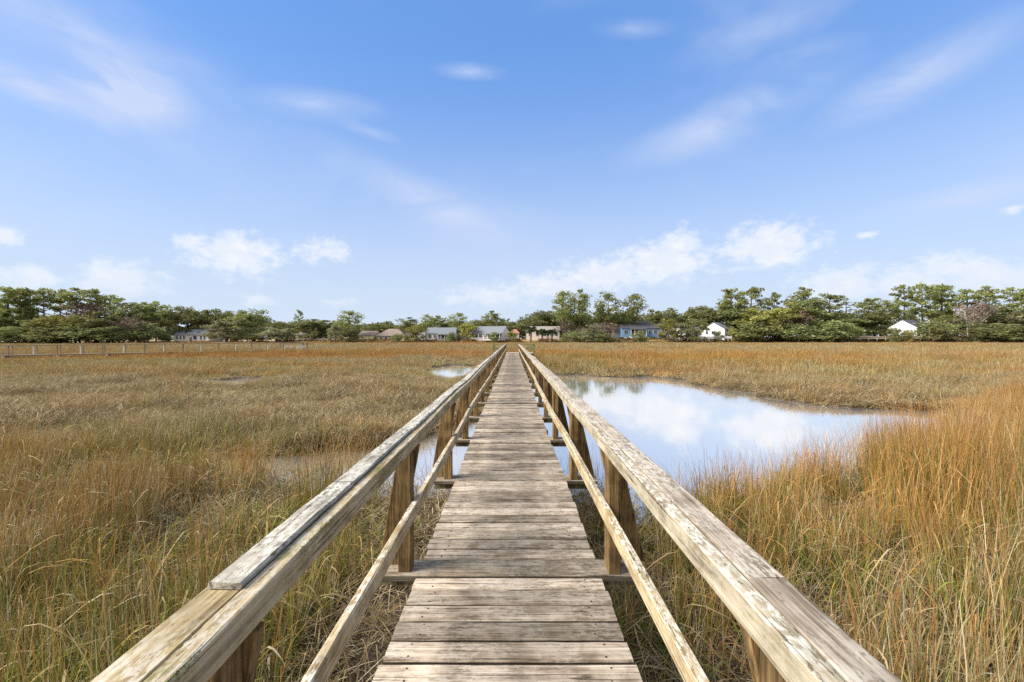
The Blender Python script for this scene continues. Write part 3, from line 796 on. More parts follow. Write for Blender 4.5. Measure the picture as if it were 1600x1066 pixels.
def cards(centres, radii, n_per, size, seed, flat=1.0):
    """leaf clumps: many small tilted quads spread in each cluster's volume"""
    g = np.random.default_rng(seed); P = []; 
    for c, r in zip(centres, radii):
        n = int(n_per*g.uniform(.7, 1.3))
        v = g.normal(size=(n, 3)); v /= np.linalg.norm(v, axis=1)[:, None]
        v *= (g.random(n)**.45)[:, None]
        P.append(np.asarray(c)+v*np.asarray(r))
    P = np.concatenate(P); n = len(P)
    a = g.normal(size=(n, 3)); a[:, 2] *= flat; a /= np.linalg.norm(a, axis=1)[:, None]
    b = g.normal(size=(n, 3)); b -= a*(a*b).sum(1)[:, None]; b /= np.linalg.norm(b, axis=1)[:, None]
    s = size*g.uniform(.5, 1.3, n); a *= s[:, None]; b *= (s*g.uniform(.35, .8, n))[:, None]
    V = np.stack([P-a, P+b*.9, P+a, P-b], 1).reshape(-1, 3)
    Q = np.arange(4*n).reshape(-1, 4)
    cl = np.repeat(g.random(len(centres)), 1)
    lr = np.repeat(np.clip(g.normal(.5, .24, n), 0, 1), 4)
    return V, Q, lr
def proto(kind, seed):
    """unit-height tree: returns (trunk mesh, crown mesh); crown about 1 wide before scaling x,y"""
    g = np.random.default_rng(seed); random.seed(seed)
    H = 20.0; mb = MB(); C = []; Rr = []; mat = LEAF['oak']; bark = M_BARK; n_per = 60; size = .5
    lx, ly = g.normal(0, .5, 2)
    def limb(p0, p1, r0, r1):
        mid = [(p0[i]+p1[i])/2+random.uniform(-.3, .3) for i in range(3)]
        mb.tube([p0, mid, p1], [r0, (r0+r1)/2, r1], 5)
    if kind in ('umbrella', 'pine', 'clumpy'):
        mat = LEAF['pine']
        mb.tube([(0,0,-.5), (lx*.3, ly*.3, H*.35), (lx*.7, ly*.7, H*.7), (lx, ly, H*.95)], [.36,.28,.2,.07], 7)
        lo = {'umbrella': .62, 'pine': .38, 'clumpy': .42}[kind]
        nl = {'umbrella': 13, 'pine': 22, 'clumpy': 20}[kind]
        for i in range(nl):
            f = lo+(1-lo)*(i+.5)/nl+g.normal(0, .015); z = H*f*.96
            u = (f-lo)/(1-lo)
            if kind == 'umbrella': reach = 4.6*(.55+.6*math.sin(math.pi*min(1, .25+u*.72)))
            elif kind == 'pine': reach = 4.4*(.45+.75*math.sin(math.pi*(.12+.80*u)))
            else: reach = 4.2*(.5+.65*math.sin(math.pi*(.2+.7*u)))
            a = i*2.4+g.normal(0, .4); q = reach*g.uniform(.55, 1.0)*(.35 if i == nl-1 else 1)
            tip = (lx*f+q*math.cos(a), ly*f+q*math.sin(a), z+g.uniform(.2, 1.0))
            limb((lx*f, ly*f, z-.9), tip, .10, .03)
            C.append(tip); rr = g.uniform(.9, 1.7)*{'umbrella': 1.15, 'pine': 1.0, 'clumpy': 1.2}[kind]
            Rr.append((rr*1.25, rr*1.25, rr*{'umbrella': .50, 'pine': .80, 'clumpy': .95}[kind]))
            if g.random() < .75:
                C.append((lx*f+q*.55*math.cos(a+.3), ly*f+q*.55*math.sin(a+.3), z+.3)); Rr.append((rr, rr, rr*.62))
        n_per = 62; size = .40
    elif kind in ('oak', 'olive', 'grey', 'rust'):
        mat = LEAF[kind]
        mb.tube([(0,0,-.5), (lx*.2, ly*.2, H*.22), (lx*.5, ly*.5, H*.5)], [.55,.45,.25], 7)
        nl = 34
        for i in range(nl):
            v = g.normal(size=3); v /= np.linalg.norm(v); q = g.uniform(.35, 1.0)
            z = H*(.60+.36*v[2]*q)
            tip = (v[0]*q*6.6, v[1]*q*6.6, z)
            if i % 3 == 0: limb((lx*.4, ly*.4, H*.38), tip, .16, .04)
            rr = g.uniform(1.3, 2.5); C.append(tip); Rr.append((rr*1.15, rr*1.15, rr*.8))
        for i in range(10):   # skirts that hide the foot
            a = g.random()*6.28; C.append((5.2*math.cos(a), 5.2*math.sin(a), H*g.uniform(.16, .34))); Rr.append((1.9, 1.9, 1.6))
        n_per = 78; size = .50
    elif kind == 'scrub':
        mat = LEAF['oak']
        for i in range(4): mb.tube([(g.normal()*1.5, g.normal()*1.5, -.4), (g.normal()*3, g.normal()*3, H*.5)], [.3,.1], 5)
        for i in range(34):
            v = g.normal(size=3); v /= np.linalg.norm(v); q = g.uniform(.3, 1)
            C.append((v[0]*q*7, v[1]*q*7, H*(.44+.46*v[2]*q))); rr = g.uniform(1.6, 2.8); Rr.append((rr*1.2, rr*1.2, rr))
        n_per = 80; size = .55
    elif kind in ('bare', 'paletrunk'):
        mat = LEAF['bare']; bark = M_PALEBARK if kind == 'paletrunk' else M_BARK
        mb.tube([(0,0,-.5), (lx*.4, ly*.4, H*.35), (lx, ly, H*.62)], [.34,.26,.16], 6)
        for i in range(26):
            a = g.random()*6.28; f = g.uniform(.3, .62); q = g.uniform(1.5, 5.2); z1 = H*min(1, f+g.uniform(.15, .38))
            tip = (q*math.cos(a), q*math.sin(a), z1); limb((lx*f, ly*f, H*f), tip, .12, .03)
            C.append(tip); rr = g.uniform(1.1, 2.2); Rr.append((rr, rr, rr*1.1))
        n_per = 34; size = .42
    elif kind == 'snag':
        mat = LEAF['bare']
        mb.tube([(0,0,-.5), (0,0,H*.5), (lx*.3,0,H)], [.28,.2,.04], 6)
        for i in range(16):
            f = g.uniform(.45, .95); a = g.random()*6.28; q = g.uniform(1.5, 4.5)*(1.2-f)
            tip = (q*math.cos(a), q*math.sin(a), H*f+g.uniform(-.3, .6)); limb((0,0,H*f), tip, .07, .02); C.append(tip); Rr.append((.5,.5,.3))
        n_per = 8; size = .3
    elif kind == 'palm':
        mat = LEAF['palm']
        mb.tube([(0,0,-.5), (.3,.1,H*.4), (.4,.2,H*.78)], [.75,.65,.6], 8)
        for i in range(34):
            a = g.random()*6.28; el = g.uniform(-.7, 1.2); q = 4.6
            for s in (.45, .75, 1.0):
                C.append((.4+q*s*math.cos(a)*math.cos(el*.8), .2+q*s*math.sin(a)*math.cos(el*.8), H*.78+q*s*math.sin(el)-1.6*s*s)); Rr.append((.7,.7,.6))
        n_per = 12; size = .75
    V, Q, lr = cards(C, Rr, n_per, size, seed+5)
    V = V/H; hi = np.percentile(V[:, 2], 99.7); V[:, 2] /= hi
    wd = np.percentile(np.abs(V[:, :2]), 97)*2; 
    V[:, :2] /= wd
    V[:, 2] = np.maximum(V[:, 2], .01)
    cm = np_mesh(kind+'_crown', V, Q, mat, {'lr': lr})
    mb.v = [(a/H/wd, b/H/wd, c/H/hi) for a, b, c in mb.v]
    # keep trunks round: thickness follows the crown width scale
    tm = mb.mesh(kind+'_trunk', bark, True)
    return tm, cm
PROTO = {}
for kd, n in (('umbrella', 4), ('pine', 3), ('clumpy', 3), ('oak', 4), ('olive', 2), ('grey', 2), ('rust', 1), ('scrub', 3), ('bare', 3), ('paletrunk', 2), ('snag', 1), ('palm', 2)):
    PROTO[kd] = [proto(kd, 40+17*i+sum(map(ord, kd))) for i in range(n)]
CAT = {'umbrella': 'pine tree', 'pine': 'pine tree', 'clumpy': 'pine tree', 'oak': 'tree', 'olive': 'tree', 'grey': 'tree', 'rust': 'shrub', 'scrub': 'shrub', 'bare': 'tree', 'paletrunk': 'tree', 'snag': 'tree', 'palm': 'palm tree'}
NAME = {'umbrella': 'pine_tree', 'pine': 'pine_tree', 'clumpy': 'pine_tree', 'oak': 'broadleaf_tree', 'olive': 'broadleaf_tree', 'grey': 'broadleaf_tree', 'rust': 'shrub', 'scrub': 'shrub', 'bare': 'bare_tree', 'paletrunk': 'bare_tree', 'snag': 'dead_tree', 'palm': 'palm_tree'}
GROUP = {'pine tree': 'pines along the far shore', 'tree': 'trees along the far shore', 'shrub': 'shrubs along the far shore', 'palm tree': 'palms by the pinkish house'}
NTREE = {}
def tree(px, top, w, kind, Y, label):
    x = (px-CX)/F*Y; zb = float(ground_z(np.array([x]), np.array([Y]))[0]); H = EYE+(CY-top)/F*Y-zb; W = w/F*Y*(.90 if kind in ('umbrella', 'pine', 'clumpy') else 1.0)*random.uniform(.92, 1.06)
    k = NTREE.get(kind, 0); NTREE[kind] = k+1
    tm, cm = PROTO[kind][k % len(PROTO[kind])]
    o = empty(NAME[kind], (x, Y, zb), random.uniform(0, 6.28)); o.scale = (W, W, H)
    link('trunk', tm, o); link('crown', cm, o)
    c = CAT[kind]; tag(o, label, c, GROUP[c])
random.seed(11)
TREES = [
 (10,448,64,'pine',172,'tall dense pine at the left edge of the far tree line'),
 (40,451,48,'pine',174,'dense pine second from the left edge of the tree line'),
 (70,450,40,'umbrella',176,'flat-topped pine beside the two dense pines at far left'),
 (94,452,44,'umbrella',178,'flat-topped pine with sky showing under its crown, far left'),
 (118,450,54,'umbrella',176,'broad flat-topped pine left of the pinkish bare trees'),
 (149,452,46,'umbrella',178,'umbrella pine rising above the pinkish bare trees on the left'),
 (176,461,40,'umbrella',180,'lower umbrella pine at the right end of the left pine row'),
 (125,468,48,'bare',174,'leafless pinkish tree under the left row of flat-topped pines'),
 (168,473,66,'bare',176,'wide leafless reddish tree behind the round green oak on the left'),
 (152,486,58,'oak',168,'round bright green tree in front of the reddish bare trees'),
 (96,492,74,'olive',168,'olive green tree below the left flat-topped pines'),
 (52,497,66,'oak',170,'dark oak below the dense pines at far left'),
 (10,492,50,'oak',171,'dark broadleaf tree at the left edge under the dense pine'),
 (206,475,58,'oak',178,'dark green tree left of two small airy pines'),
 (226,472,28,'umbrella',181,'left one of two small airy pines above the white shed'),
 (244,471,36,'umbrella',182,'right one of two small airy pines above the white shed'),
 (203,494,56,'paletrunk',167,'leafless tree with pale trunk at the marsh edge on the left'),
 (28,511,66,'scrub',163,'dark low shrub at the left end of the shoreline'),
 (88,511,70,'scrub',164,'dark shrub below the olive tree on the left shore'),
 (138,509,66,'scrub',165,'dark green shrub below the round bright green tree'),
 (182,510,56,'scrub',165,'dark shrub left of the pale trunked bare tree'),
 (226,505,50,'scrub',170,'dark shrub right of the pale trunked bare tree'),
 (264,478,44,'oak',192,'rounded oak above the left end of the grey-roofed cottage'),
 (294,480,38,'oak',196,'knobbly topped oak behind the grey-roofed cottage'),
 (318,485,42,'oak',196,'oak behind the ridge of the grey-roofed cottage'),
 (344,484,44,'oak',198,'oak behind the large pale shrubby tree'),
 (370,488,40,'olive',198,'olive tree left of the big dark oak on the left shore'),
 (396,484,50,'oak',192,'big dark oak with a leaning top between two pale bushy trees'),
 (354,502,58,'grey',182,'large pale grey-green bushy tree right of the grey-roofed cottage'),
 (394,520,34,'scrub',183,'small dark green shrub between the two pale bushy trees'),
 (432,512,54,'grey',183,'smaller pale bushy tree left of the thin lone pine'),
 (256,517,22,'scrub',180,'dark shrub at the left end of the grey-roofed cottage'),
 (448,503,52,'oak',206,'low dark oak behind the smaller pale bushy tree'),
 (467,484,16,'pine',196,'thin lone pine spire left of centre'),
 (490,499,54,'oak',196,'wide oak just right of the thin lone pine'),
 (516,505,40,'oak',200,'lower oak between the wide oak and the ragged pine'),
 (546,486,42,'clumpy',192,'ragged pine above the cream cottages'),
 (524,508,24,'grey',186,'pale bushy tree in front of the cream cottages'),
 (548,512,34,'oak',184,'dark spreading tree in front of the yellow house'),
 (598,506,66,'oak',212,'low oak canopy behind the brown hip-roofed house'),
 (640,496,36,'clumpy',204,'pine behind the right end of the brown hip-roofed house'),
 (649,508,32,'olive',188,'round yellow-green tree between the brown and grey roofs'),
 (667,491,28,'clumpy',206,'pine with open crown behind the grey-roofed porch house'),
 (683,493,28,'umbrella',206,'airy pine behind the ridge of the porch house'),
 (701,502,38,'oak',210,'low oak behind the right end of the porch house'),
 (718,489,30,'clumpy',206,'pointed pine between the two grey-roofed white houses'),
 (730,502,28,'olive',192,'yellow-green tree beside the tan shed'),
 (752,501,34,'oak',208,'oak behind the long white house roof'),
 (768,486,36,'clumpy',208,'dense pine standing above the long white house'),
 (787,497,22,'clumpy',208,'small pine above the right gable of the long white house'),
 (772,519,20,'scrub',182,'dark rounded shrub in front of the long white house'),
 (803,503,34,'oak',212,'low oak above the red-roofed shed'),
 (838,487,54,'oak',212,'large domed oak behind the pinkish house'),
 (860,486,40,'oak',214,'oak left of the paired tall pines'),
 (829,510,18,'palm',187,'left palm in front of the pinkish house'),
 (847,514,18,'palm',186,'middle palm in front of the pinkish house'),
 (862,515,16,'palm',187,'right palm in front of the pinkish house'),
 (879,455,40,'clumpy',196,'left one of the paired tall pines right of the boardwalk end'),
 (906,453,38,'clumpy',196,'right one of the paired tall pines right of the boardwalk end'),
 (889,488,56,'oak',206,'oak filling the gap below the paired tall pines'),
 (932,486,50,'oak',210,'oak between the paired pines and the next two pines'),
 (953,457,46,'clumpy',200,'wide tall pine standing behind the tan cottage'),
 (990,460,46,'clumpy',202,'tall open pine left of the blue house roof'),
 (972,488,54,'oak',208,'dark oak below the two tall pines by the blue house'),
 (884,503,30,'bare',188,'leafless brown tree at the foot of the paired pines'),
 (948,503,48,'bare',190,'pinkish leafless tree in front of the tan cottage'),
 (926,506,30,'grey',186,'grey-green shrubby tree right of the tan cottage'),
 (895,518,40,'scrub',184,'low dark shrub below the paired pines'),
 (943,521,40,'scrub',184,'low dark shrub left of the blue house'),
 (1022,484,42,'oak',214,'rounded oak behind the blue house'),
 (1048,481,34,'umbrella',208,'airy pine right of the blue house'),
 (1045,499,32,'olive',190,'yellow-green tree at the right end of the blue house'),
 (1064,505,40,'grey',188,'grey-green shrubby tree left of the white waterside house'),
 (1072,489,30,'clumpy',210,'small pine left of the round oaks on the right'),
 (1092,479,42,'oak',206,'left one of two round oaks behind the white waterside house'),
 (1117,478,40,'oak',208,'right one of two round oaks behind the white waterside house'),
 (1088,499,34,'oak',186,'spreading tree growing in front of the white waterside house'),
 (1144,451,46,'pine',204,'tall pine, left one of a pair right of the white waterside house'),
 (1173,450,42,'pine',206,'tall pine, right one of a pair right of the white waterside house'),
 (1152,474,72,'oak',200,'dark oak mass under the pair of tall pines'),
 (1148,511,18,'olive',188,'small golden shrub beside the white waterside house'),
 (1211,457,30,'umbrella',206,'small umbrella pine standing alone right of the tall pair'),
 (1190,483,66,'olive',192,'bright yellow-green tree on the right shore'),
 (1226,474,66,'olive',200,'olive tree below the tufted umbrella pine'),
 (1253,449,38,'umbrella',206,'tufted umbrella pine highest above the right olive trees'),
 (1254,466,66,'oak',204,'oak crown just under the tufted umbrella pine'),
 (1248,486,46,'bare',194,'pale leafless tree among the right olive trees'),
 (1296,459,54,'pine',202,'dense round-topped pine right of the tufted umbrella pine'),
 (1178,503,64,'scrub',188,'dark thicket at the foot of the bright yellow-green tree'),
 (1232,504,66,'scrub',190,'dark thicket at the foot of the pale leafless tree'),
 (1284,500,64,'scrub',190,'dark thicket below the dense round-topped pine'),
 (1322,472,26,'snag',204,'thin dead tree with bare arms against the sky'),
 (1358,466,50,'umbrella',206,'wide flat pine left of the white gabled house'),
 (1380,469,34,'umbrella',208,'smaller flat pine just left of the white gabled house'),
 (1334,490,62,'oak',200,'oak below the thin dead tree'),
 (1366,485,46,'oak',196,'dark oak beside the white gabled house'),
 (1322,506,50,'scrub',190,'dark shrub left of the dark oak by the gabled house'),
 (1413,445,40,'umbrella',212,'layered open pine rising behind the white gabled house'),
 (1441,443,42,'pine',212,'tallest dense pine right of the layered open pine'),
 (1472,445,48,'pine',212,'broad dense pine second tallest on the right'),
 (1404,469,34,'umbrella',210,'low flat pine above the white gable roof'),
 (1512,452,50,'umbrella',210,'long flat pine crown bridging the gap on the right'),
 (1541,447,42,'umbrella',210,'umbrella pine above the pale trunked bare trees on the right'),
 (1582,449,44,'umbrella',208,'airy pine near the right edge'),
 (1601,454,44,'pine',204,'dense yellow-green pine cut by the right edge'),
 (1513,474,34,'paletrunk',194,'left one of two pale trunked bare trees on the right shore'),
 (1533,468,36,'paletrunk',196,'right one of two pale trunked bare trees on the right shore'),
 (1490,492,52,'oak',202,'dark oak right of the white gabled house'),
 (1496,498,40,'bare',198,'reddish leafless tree left of the pale trunks'),
 (1563,476,64,'grey',198,'grey-green tree right of the pale trunks'),
 (1592,480,52,'oak',196,'dark tree at the right edge below the pines'),
 (1456,501,40,'scrub',190,'dark shrub covering the right side of the gabled house'),
 (1397,512,18,'scrub',188,'small dark shrub covering the left foot of the white gabled house'),
 (1418,516,14,'olive',188,'little yellow-green bush under the window of the white gabled house'),
 (1120,518,18,'scrub',187.5,'small dark shrub behind the low white fence'),
 (620,521,22,'scrub',186,'dark garden shrub before the brown hip-roofed house'),
 (705,519,18,'scrub',186,'dark shrub at the right end of the screened porch'),
 (800,516,16,'olive',187,'yellow-green bush beside the red-roofed shed'),
 (1000,517,24,'scrub',186,'low dark hedge bush before the blue house porch'),
 (1478,506,40,'scrub',192,'green shrub by the pale blue boat cover'),
 (1545,505,76,'scrub',188,'wide green shrub bank at the foot of the pale trunks'),
 (1590,509,56,'scrub',188,'low dark shrub at the right edge of the shore'),
]
for a in TREES: tree(*a)

# the far-off wood that closes the view behind the single trees
SKY = [(-340,480),(-60,474),(0,478),(60,492),(130,494),(190,492),(250,490),(300,491),(350,493),(400,494),(420,505),(470,506),(520,507),(560,510),(620,508),(650,504),(700,504),(760,504),(800,508),(830,498),(870,494),(930,492),(1000,492),
       (1060,494),(1120,488),(1180,484),(1240,484),(1300,486),(1340,492),(1400,490),(1450,488),(1520,492),(1600,486),(1680,484),(1960,484)]
sk = np.array(SKY, float)
g_ = np.random.default_rng(77)
C = []; Rr = []
for i in range(1150):
    px = g_.uniform(-330, 1950); Yd = g_.uniform(222, 262)
    top = np.interp(px, sk[:, 0], sk[:, 1])+g_.normal(0, 3.0)
    x = (px-CX)/F*Yd; zb = float(upland(x)); zt = EYE+(CY-top)/F*Yd
    for j in range(3):
        z = zb+(zt-zb)*g_.uniform(.12, .95); C.append((x+g_.normal(0, 1.5), Yd+g_.normal(0, 1), z)); rr = g_.uniform(1.6, 3.4); Rr.append((rr*1.3, rr, rr*.8))
V, Q, lr = cards(C, Rr, 46, .75, 78)
V[:, 2] = np.maximum(V[:, 2], -1.2)
o = link('far_wood', np_mesh('far_wood', V, Q, LEAF['oak'], {'lr': lr})); tag(o, 'dark green wood closing the view behind the houses and single trees', 'wood', kind='stuff')

# shoreline brush: rusty reeds and weeds along the edge of the lawn
xb = g_.uniform(-235, 240, 5200); yb = shoreline(xb)+g_.uniform(1.5, 9, 5200)
nb = vnoise(xb, yb, 9, 2, 41); kk = nb > .40; xb, yb = xb[kk], yb[kk]
zb = ground_z(xb, yb)
V, Q, lr = cards(list(np.stack([xb, yb, zb+.28], 1)), [(.7, .5, .34)]*len(xb), 9, .26, 79)
o = link('shore_brush', np_mesh('shore_brush', V, Q, LEAF['rust'], {'lr': lr})); tag(o, 'low rusty brush along the edge of the far lawn', 'brush', kind='stuff')

# ------------------------------------------------------------------ houses
PAINT = {n: plain('paint_'+n, c, .6, .05, 2.0) for n, c in {'white': (.86,.86,.85), 'cream': (.66,.60,.42), 'yellow': (.68,.62,.34), 'tan': (.48,.41,.33), 'pink': (.66,.56,.54), 'blue': (.20,.36,.60), 'grey': (.50,.50,.49), 'brick': (.42,.26,.20)}.items()}
ROOF = {n: plain('roof_'+n, c, .9, .22, 6.0) for n, c in {'grey': (.17,.185,.21), 'brown': (.24,.19,.16), 'dark': (.085,.085,.10), 'red': (.36,.16,.12), 'taupe': (.26,.23,.215)}.items()}
M_GLASS = plain('window_glass', (.035,.045,.055), .12, .2, 1.0, .6)
M_TRIM = plain('white_trim', (.82,.82,.82), .5, .03)
M_DARK = plain('porch_shade_screen', (.06,.06,.065), .7, .2)
M_DOOR = plain('house_door', (.30,.22,.18), .5, .1)

def house(label, px0, px1, ridge, eave, base, Y, depth, wallm, roofm, style='side', rz=0.0, wins=(), porch=None, chimney=False, door=None, name='house'):
    """front faces the marsh (-Y). px0..px1 and the heights are where it shows; wins = (u, width, sill, head) as fractions of the front"""
    xa, xb = (px0-CX)/F*Y, (px1-CX)/F*Y; W = xb-xa
    zb = EYE+(CY-base)/F*Y-.35
    he = EYE+(CY-eave)/F*Y-zb; hr = EYE+(CY-ridge)/F*Y-zb
    h = tag(empty(name, ((xa+xb)/2, Y, zb), rz), label, 'house', 'houses on the far shore')
    w = W/2; d = depth; ov = .35
    mb = MB()
    if style == 'side':
        mb.box(-w, w, 0, d, 0, he)
        mb.add([(w,0,he),(w,d,he),(w,d/2,hr)], [(0,1,2)]); mb.add([(-w,0,he),(-w,d,he),(-w,d/2,hr)], [(2,1,0)])
    elif style == 'front':
        mb.box(-w, w, 0, d, 0, he)
        mb.add([(-w,0,he),(w,0,he),(0,0,hr)], [(0,1,2)]); mb.add([(-w,d,he),(w,d,he),(0,d,hr)], [(2,1,0)])
    else:
        mb.box(-w, w, 0, d, 0, he)
    mb.build('wall', PAINT[wallm], h)
    mb = MB(); th = .16
    def slab(p):      # four corners, thickened upward
        q = [(a, b, c+th) for a, b, c in p]; n = len(p)
        mb.add(p+q, [tuple(reversed(range(n))), tuple(range(n, 2*n))]+[(i, (i+1) % n, n+(i+1) % n, n+i) for i in range(n)])
    if style == 'side':
        k = (hr-he)/(d/2)*ov
        slab([(-w-ov,-ov,he-k),(w+ov,-ov,he-k),(w+ov,d/2,hr),(-w-ov,d/2,hr)])
        slab([(-w-ov,d/2,hr),(w+ov,d/2,hr),(w+ov,d+ov,he-k),(-w-ov,d+ov,he-k)])
    elif style == 'front':
        k = (hr-he)/w*ov
        slab([(-w-ov,-ov,he-k),(0,-ov,hr),(0,d+ov,hr),(-w-ov,d+ov,he-k)])
        slab([(0,-ov,hr),(w+ov,-ov,he-k),(w+ov,d+ov,he-k),(0,d+ov,hr)])
    else:
        e = min(w*.62, d/2); a = (-w-ov,-ov,he-.1); b = (w+ov,-ov,he-.1); c = (w+ov,d+ov,he-.1); f = (-w-ov,d+ov,he-.1)
        r0 = (-w+e, d/2, hr); r1 = (w-e, d/2, hr)
        slab([a, b, r1, r0]); slab([b, c, r1]); slab([c, f, r0, r1]); slab([f, a, r0])
    ro = mb.build('roof', ROOF[roofm], h)
    if chimney:
        mb = MB(); mb.box(w*.25, w*.25+.7, d/2-.35, d/2+.35, hr-.5, hr+1.0); mb.build('chimney', PAINT['brick'], ro)
    for (u, ww, s0, s1) in wins:
        x0 = -w+u*W; x1 = x0+ww*W
        mb = MB(); e = .10
        mb.box(x0-e, x1+e, -.06, .0, he*s0-e, he*s0); mb.box(x0-e, x1+e, -.06, .0, he*s1, he*s1+e)
        mb.box(x0-e, x0, -.06, .0, he*s0, he*s1); mb.box(x1, x1+e, -.06, .0, he*s0, he*s1); mb.box((x0+x1)/2-.03, (x0+x1)/2+.03, -.045, .0, he*s0, he*s1)
        fr = mb.build('window', M_TRIM, h)
        mb = MB(); mb.box(x0, x1, -.03, .0, he*s0, he*s1); mb.build('pane', M_GLASS, fr)
    if door:
        mb = MB(); x0 = -w+door*W; mb.box(x0, x0+1.0, -.05, 0, .3, 2.4); mb.build('door', M_DOOR, h)
    if porch:
        u0, u1, n = porch; x0 = -w+u0*W; x1 = -w+u1*W; pd = 2.4
        pt = he*.93
        mb = MB(); mb.box(x0, x1, -pd, 0, .0, .55); mb.build('porch_floor', PAINT['grey'], h)
        mb = MB(); 
        mb.add([(x0-.2,-pd-.3,pt-.35),(x1+.2,-pd-.3,pt-.35),(x1+.2,0,pt+.1),(x0-.2,0,pt+.1),(x0-.2,-pd-.3,pt-.22),(x1+.2,-pd-.3,pt-.22),(x1+.2,0,pt+.23),(x0-.2,0,pt+.23)],
               [(0,3,2,1),(4,5,6,7),(0,1,5,4),(1,2,6,5),(2,3,7,6),(3,0,4,7)])
        mb.build('porch_roof', ROOF[roofm], h)
        for i in range(n):
            xx = x0+(x1-x0)*i/(n-1); xx = min(max(xx, x0+.1), x1-.1)
            mb = MB(); mb.box(xx-.1, xx+.1, -pd+.05, -pd+.25, .55, pt-.34); mb.build('porch_post', M_TRIM, h)
        mb = MB(); mb.box(x0, x1, -pd+.1, -pd+.16, 1.25, 1.33)
        for i in range(int((x1-x0)/.5)): mb.box(x0+.5*i, x0+.5*i+.05, -pd+.11, -pd+.15, .55, 1.25)
        mb.build('porch_rail', M_TRIM, h)
        mb = MB(); mb.box(x0+.3, x1-.3, -.04, .0, .75, pt-.45); mb.build('porch_screen', M_DARK, h)
    return h

house('white cottage with long grey roof and two white wings on the left shore', 272, 327, 514.5, 523, 534.5, 188, 9, 'white', 'grey', 'side', 0, [(.06,.05,.45,.85),(.16,.05,.45,.85),(.26,.05,.45,.85),(.55,.09,.4,.85),(.74,.05,.4,.85),(.84,.05,.4,.85)], None, door=.44)
house('tiny white shed among the trees on the left shore', 246.5, 256, 516.5, 519.5, 530, 186, 3, 'white', 'grey', 'front', 0, [(.35,.3,.45,.75)], name='shed')
house('pale yellow house half hidden behind the far left trees', 40, 82, 516, 521, 533, 186, 8, 'yellow', 'taupe', 'side', 0, [(.3,.1,.4,.8),(.6,.1,.4,.8)])
house('whitish house glimpsed at the left edge behind the trees', 2, 34, 513, 520, 533, 188, 8, 'white', 'grey', 'side', 0, [(.3,.12,.4,.8)])
house('cream cottage left of the spreading dark tree', 462, 486, 517, 523, 532.5, 198, 8, 'cream', 'taupe', 'hip', 0, [(.2,.14,.4,.8),(.6,.14,.4,.8)])
house('pale cream cottage behind the pale bushy tree', 503, 540, 516, 522, 532.5, 196, 8, 'cream', 'taupe', 'front', 0, [(.15,.1,.4,.8),(.45,.14,.4,.8),(.75,.1,.4,.8)])
house('yellow house with brown roof right of the spreading dark tree', 559, 584, 517.5, 524, 532, 194, 9, 'yellow', 'brown', 'side', R(-8), [(.2,.12,.4,.8)], chimney=False)
house('tan house with broad brown hip roof', 588, 631, 514, 525, 533, 194, 13, 'tan', 'brown', 'hip', 0, [(.12,.10,.3,.85),(.3,.10,.3,.85),(.55,.12,.3,.85),(.78,.09,.3,.85)], door=.45)
house('white house with grey roof and screened porch left of centre', 667, 711, 512, 521, 532, 192, 11, 'white', 'grey', 'side', R(3), [(.06,.10,.4,.85),(.24,.07,.4,.85),(.36,.05,.4,.85)], (.40, 1.0, 6), door=.32)
house('small tan gabled shed between the two white grey-roofed houses', 719, 734, 515, 521, 531, 196, 5, 'tan', 'grey', 'front', 0, [(.35,.25,.4,.75)], name='shed')
house('long white house with grey roof and bright right gable', 738, 786, 510, 520, 531, 190, 9.5, 'white', 'grey', 'side', R(-20), [(.05,.10,.4,.85),(.20,.10,.4,.85),(.33,.06,.4,.85)], (.42, 1.0, 5), door=.38)
house('small white shed with faded red roof', 798, 811, 515, 521, 530, 196, 5, 'white', 'red', 'hip', 0, [(.3,.3,.4,.8)], name='shed')
house('pinkish white house with grey roof behind three palms', 822, 874, 510, 516.5, 530, 194, 11, 'pink', 'taupe', 'side', R(-6), [(.08,.08,.4,.85),(.3,.08,.4,.85),(.5,.1,.4,.85),(.72,.08,.4,.85),(.88,.07,.4,.85)], None, door=.62)
house('cream gabled cottage behind the paired tall pines', 898, 922, 510, 517, 528, 200, 8, 'cream', 'taupe', 'front', 0, [(.2,.15,.4,.8),(.6,.15,.4,.8)])
house('tan pink cottage behind the pinkish bare tree', 934, 968, 504, 513, 527, 202, 9, 'pink', 'brown', 'side', 0, [(.2,.1,.4,.8),(.55,.1,.4,.8)], chimney=True)
house('blue house with dark roof and white trimmed porch', 972, 1030, 507, 513, 526, 196, 8, 'blue', 'dark', 'side', 0, [(.06,.10,.35,.8),(.72,.08,.35,.8),(.86,.08,.35,.8)], (.2, .62, 5), door=.3)
house('tall dark roofed wing rising behind the blue house', 997, 1016, 498.5, 507, 526, 206, 8, 'blue', 'dark', 'hip', 0, [(.25,.16,.7,.88),(.6,.16,.7,.88)])
house('white gabled waterside house with grey side roof', 1098, 1131, 504, 514, 530, 194, 10, 'white', 'grey', 'front', R(-42), [(.15,.12,.5,.8),(.42,.16,.5,.8),(.72,.12,.5,.8)], None, door=.6)
house('low white wing of the waterside house behind the spreading tree', 1064, 1098, 511, 517, 530, 197, 8, 'white', 'grey', 'side', 0, [(.2,.1,.4,.8),(.6,.1,.4,.8)])
house('white gabled house with dark blue-grey roof on the right shore', 1391, 1428, 500, 511.5, 524, 198, 11, 'white', 'dark', 'front', R(-62), [(.30,.10,.35,.7),(.66,.07,.35,.7)])
house('low white outbuilding under the dark oak on the right', 1352, 1368, 513, 517, 526, 196, 4, 'white', 'taupe', 'front', 0, [(.3,.3,.4,.8)], name='shed')

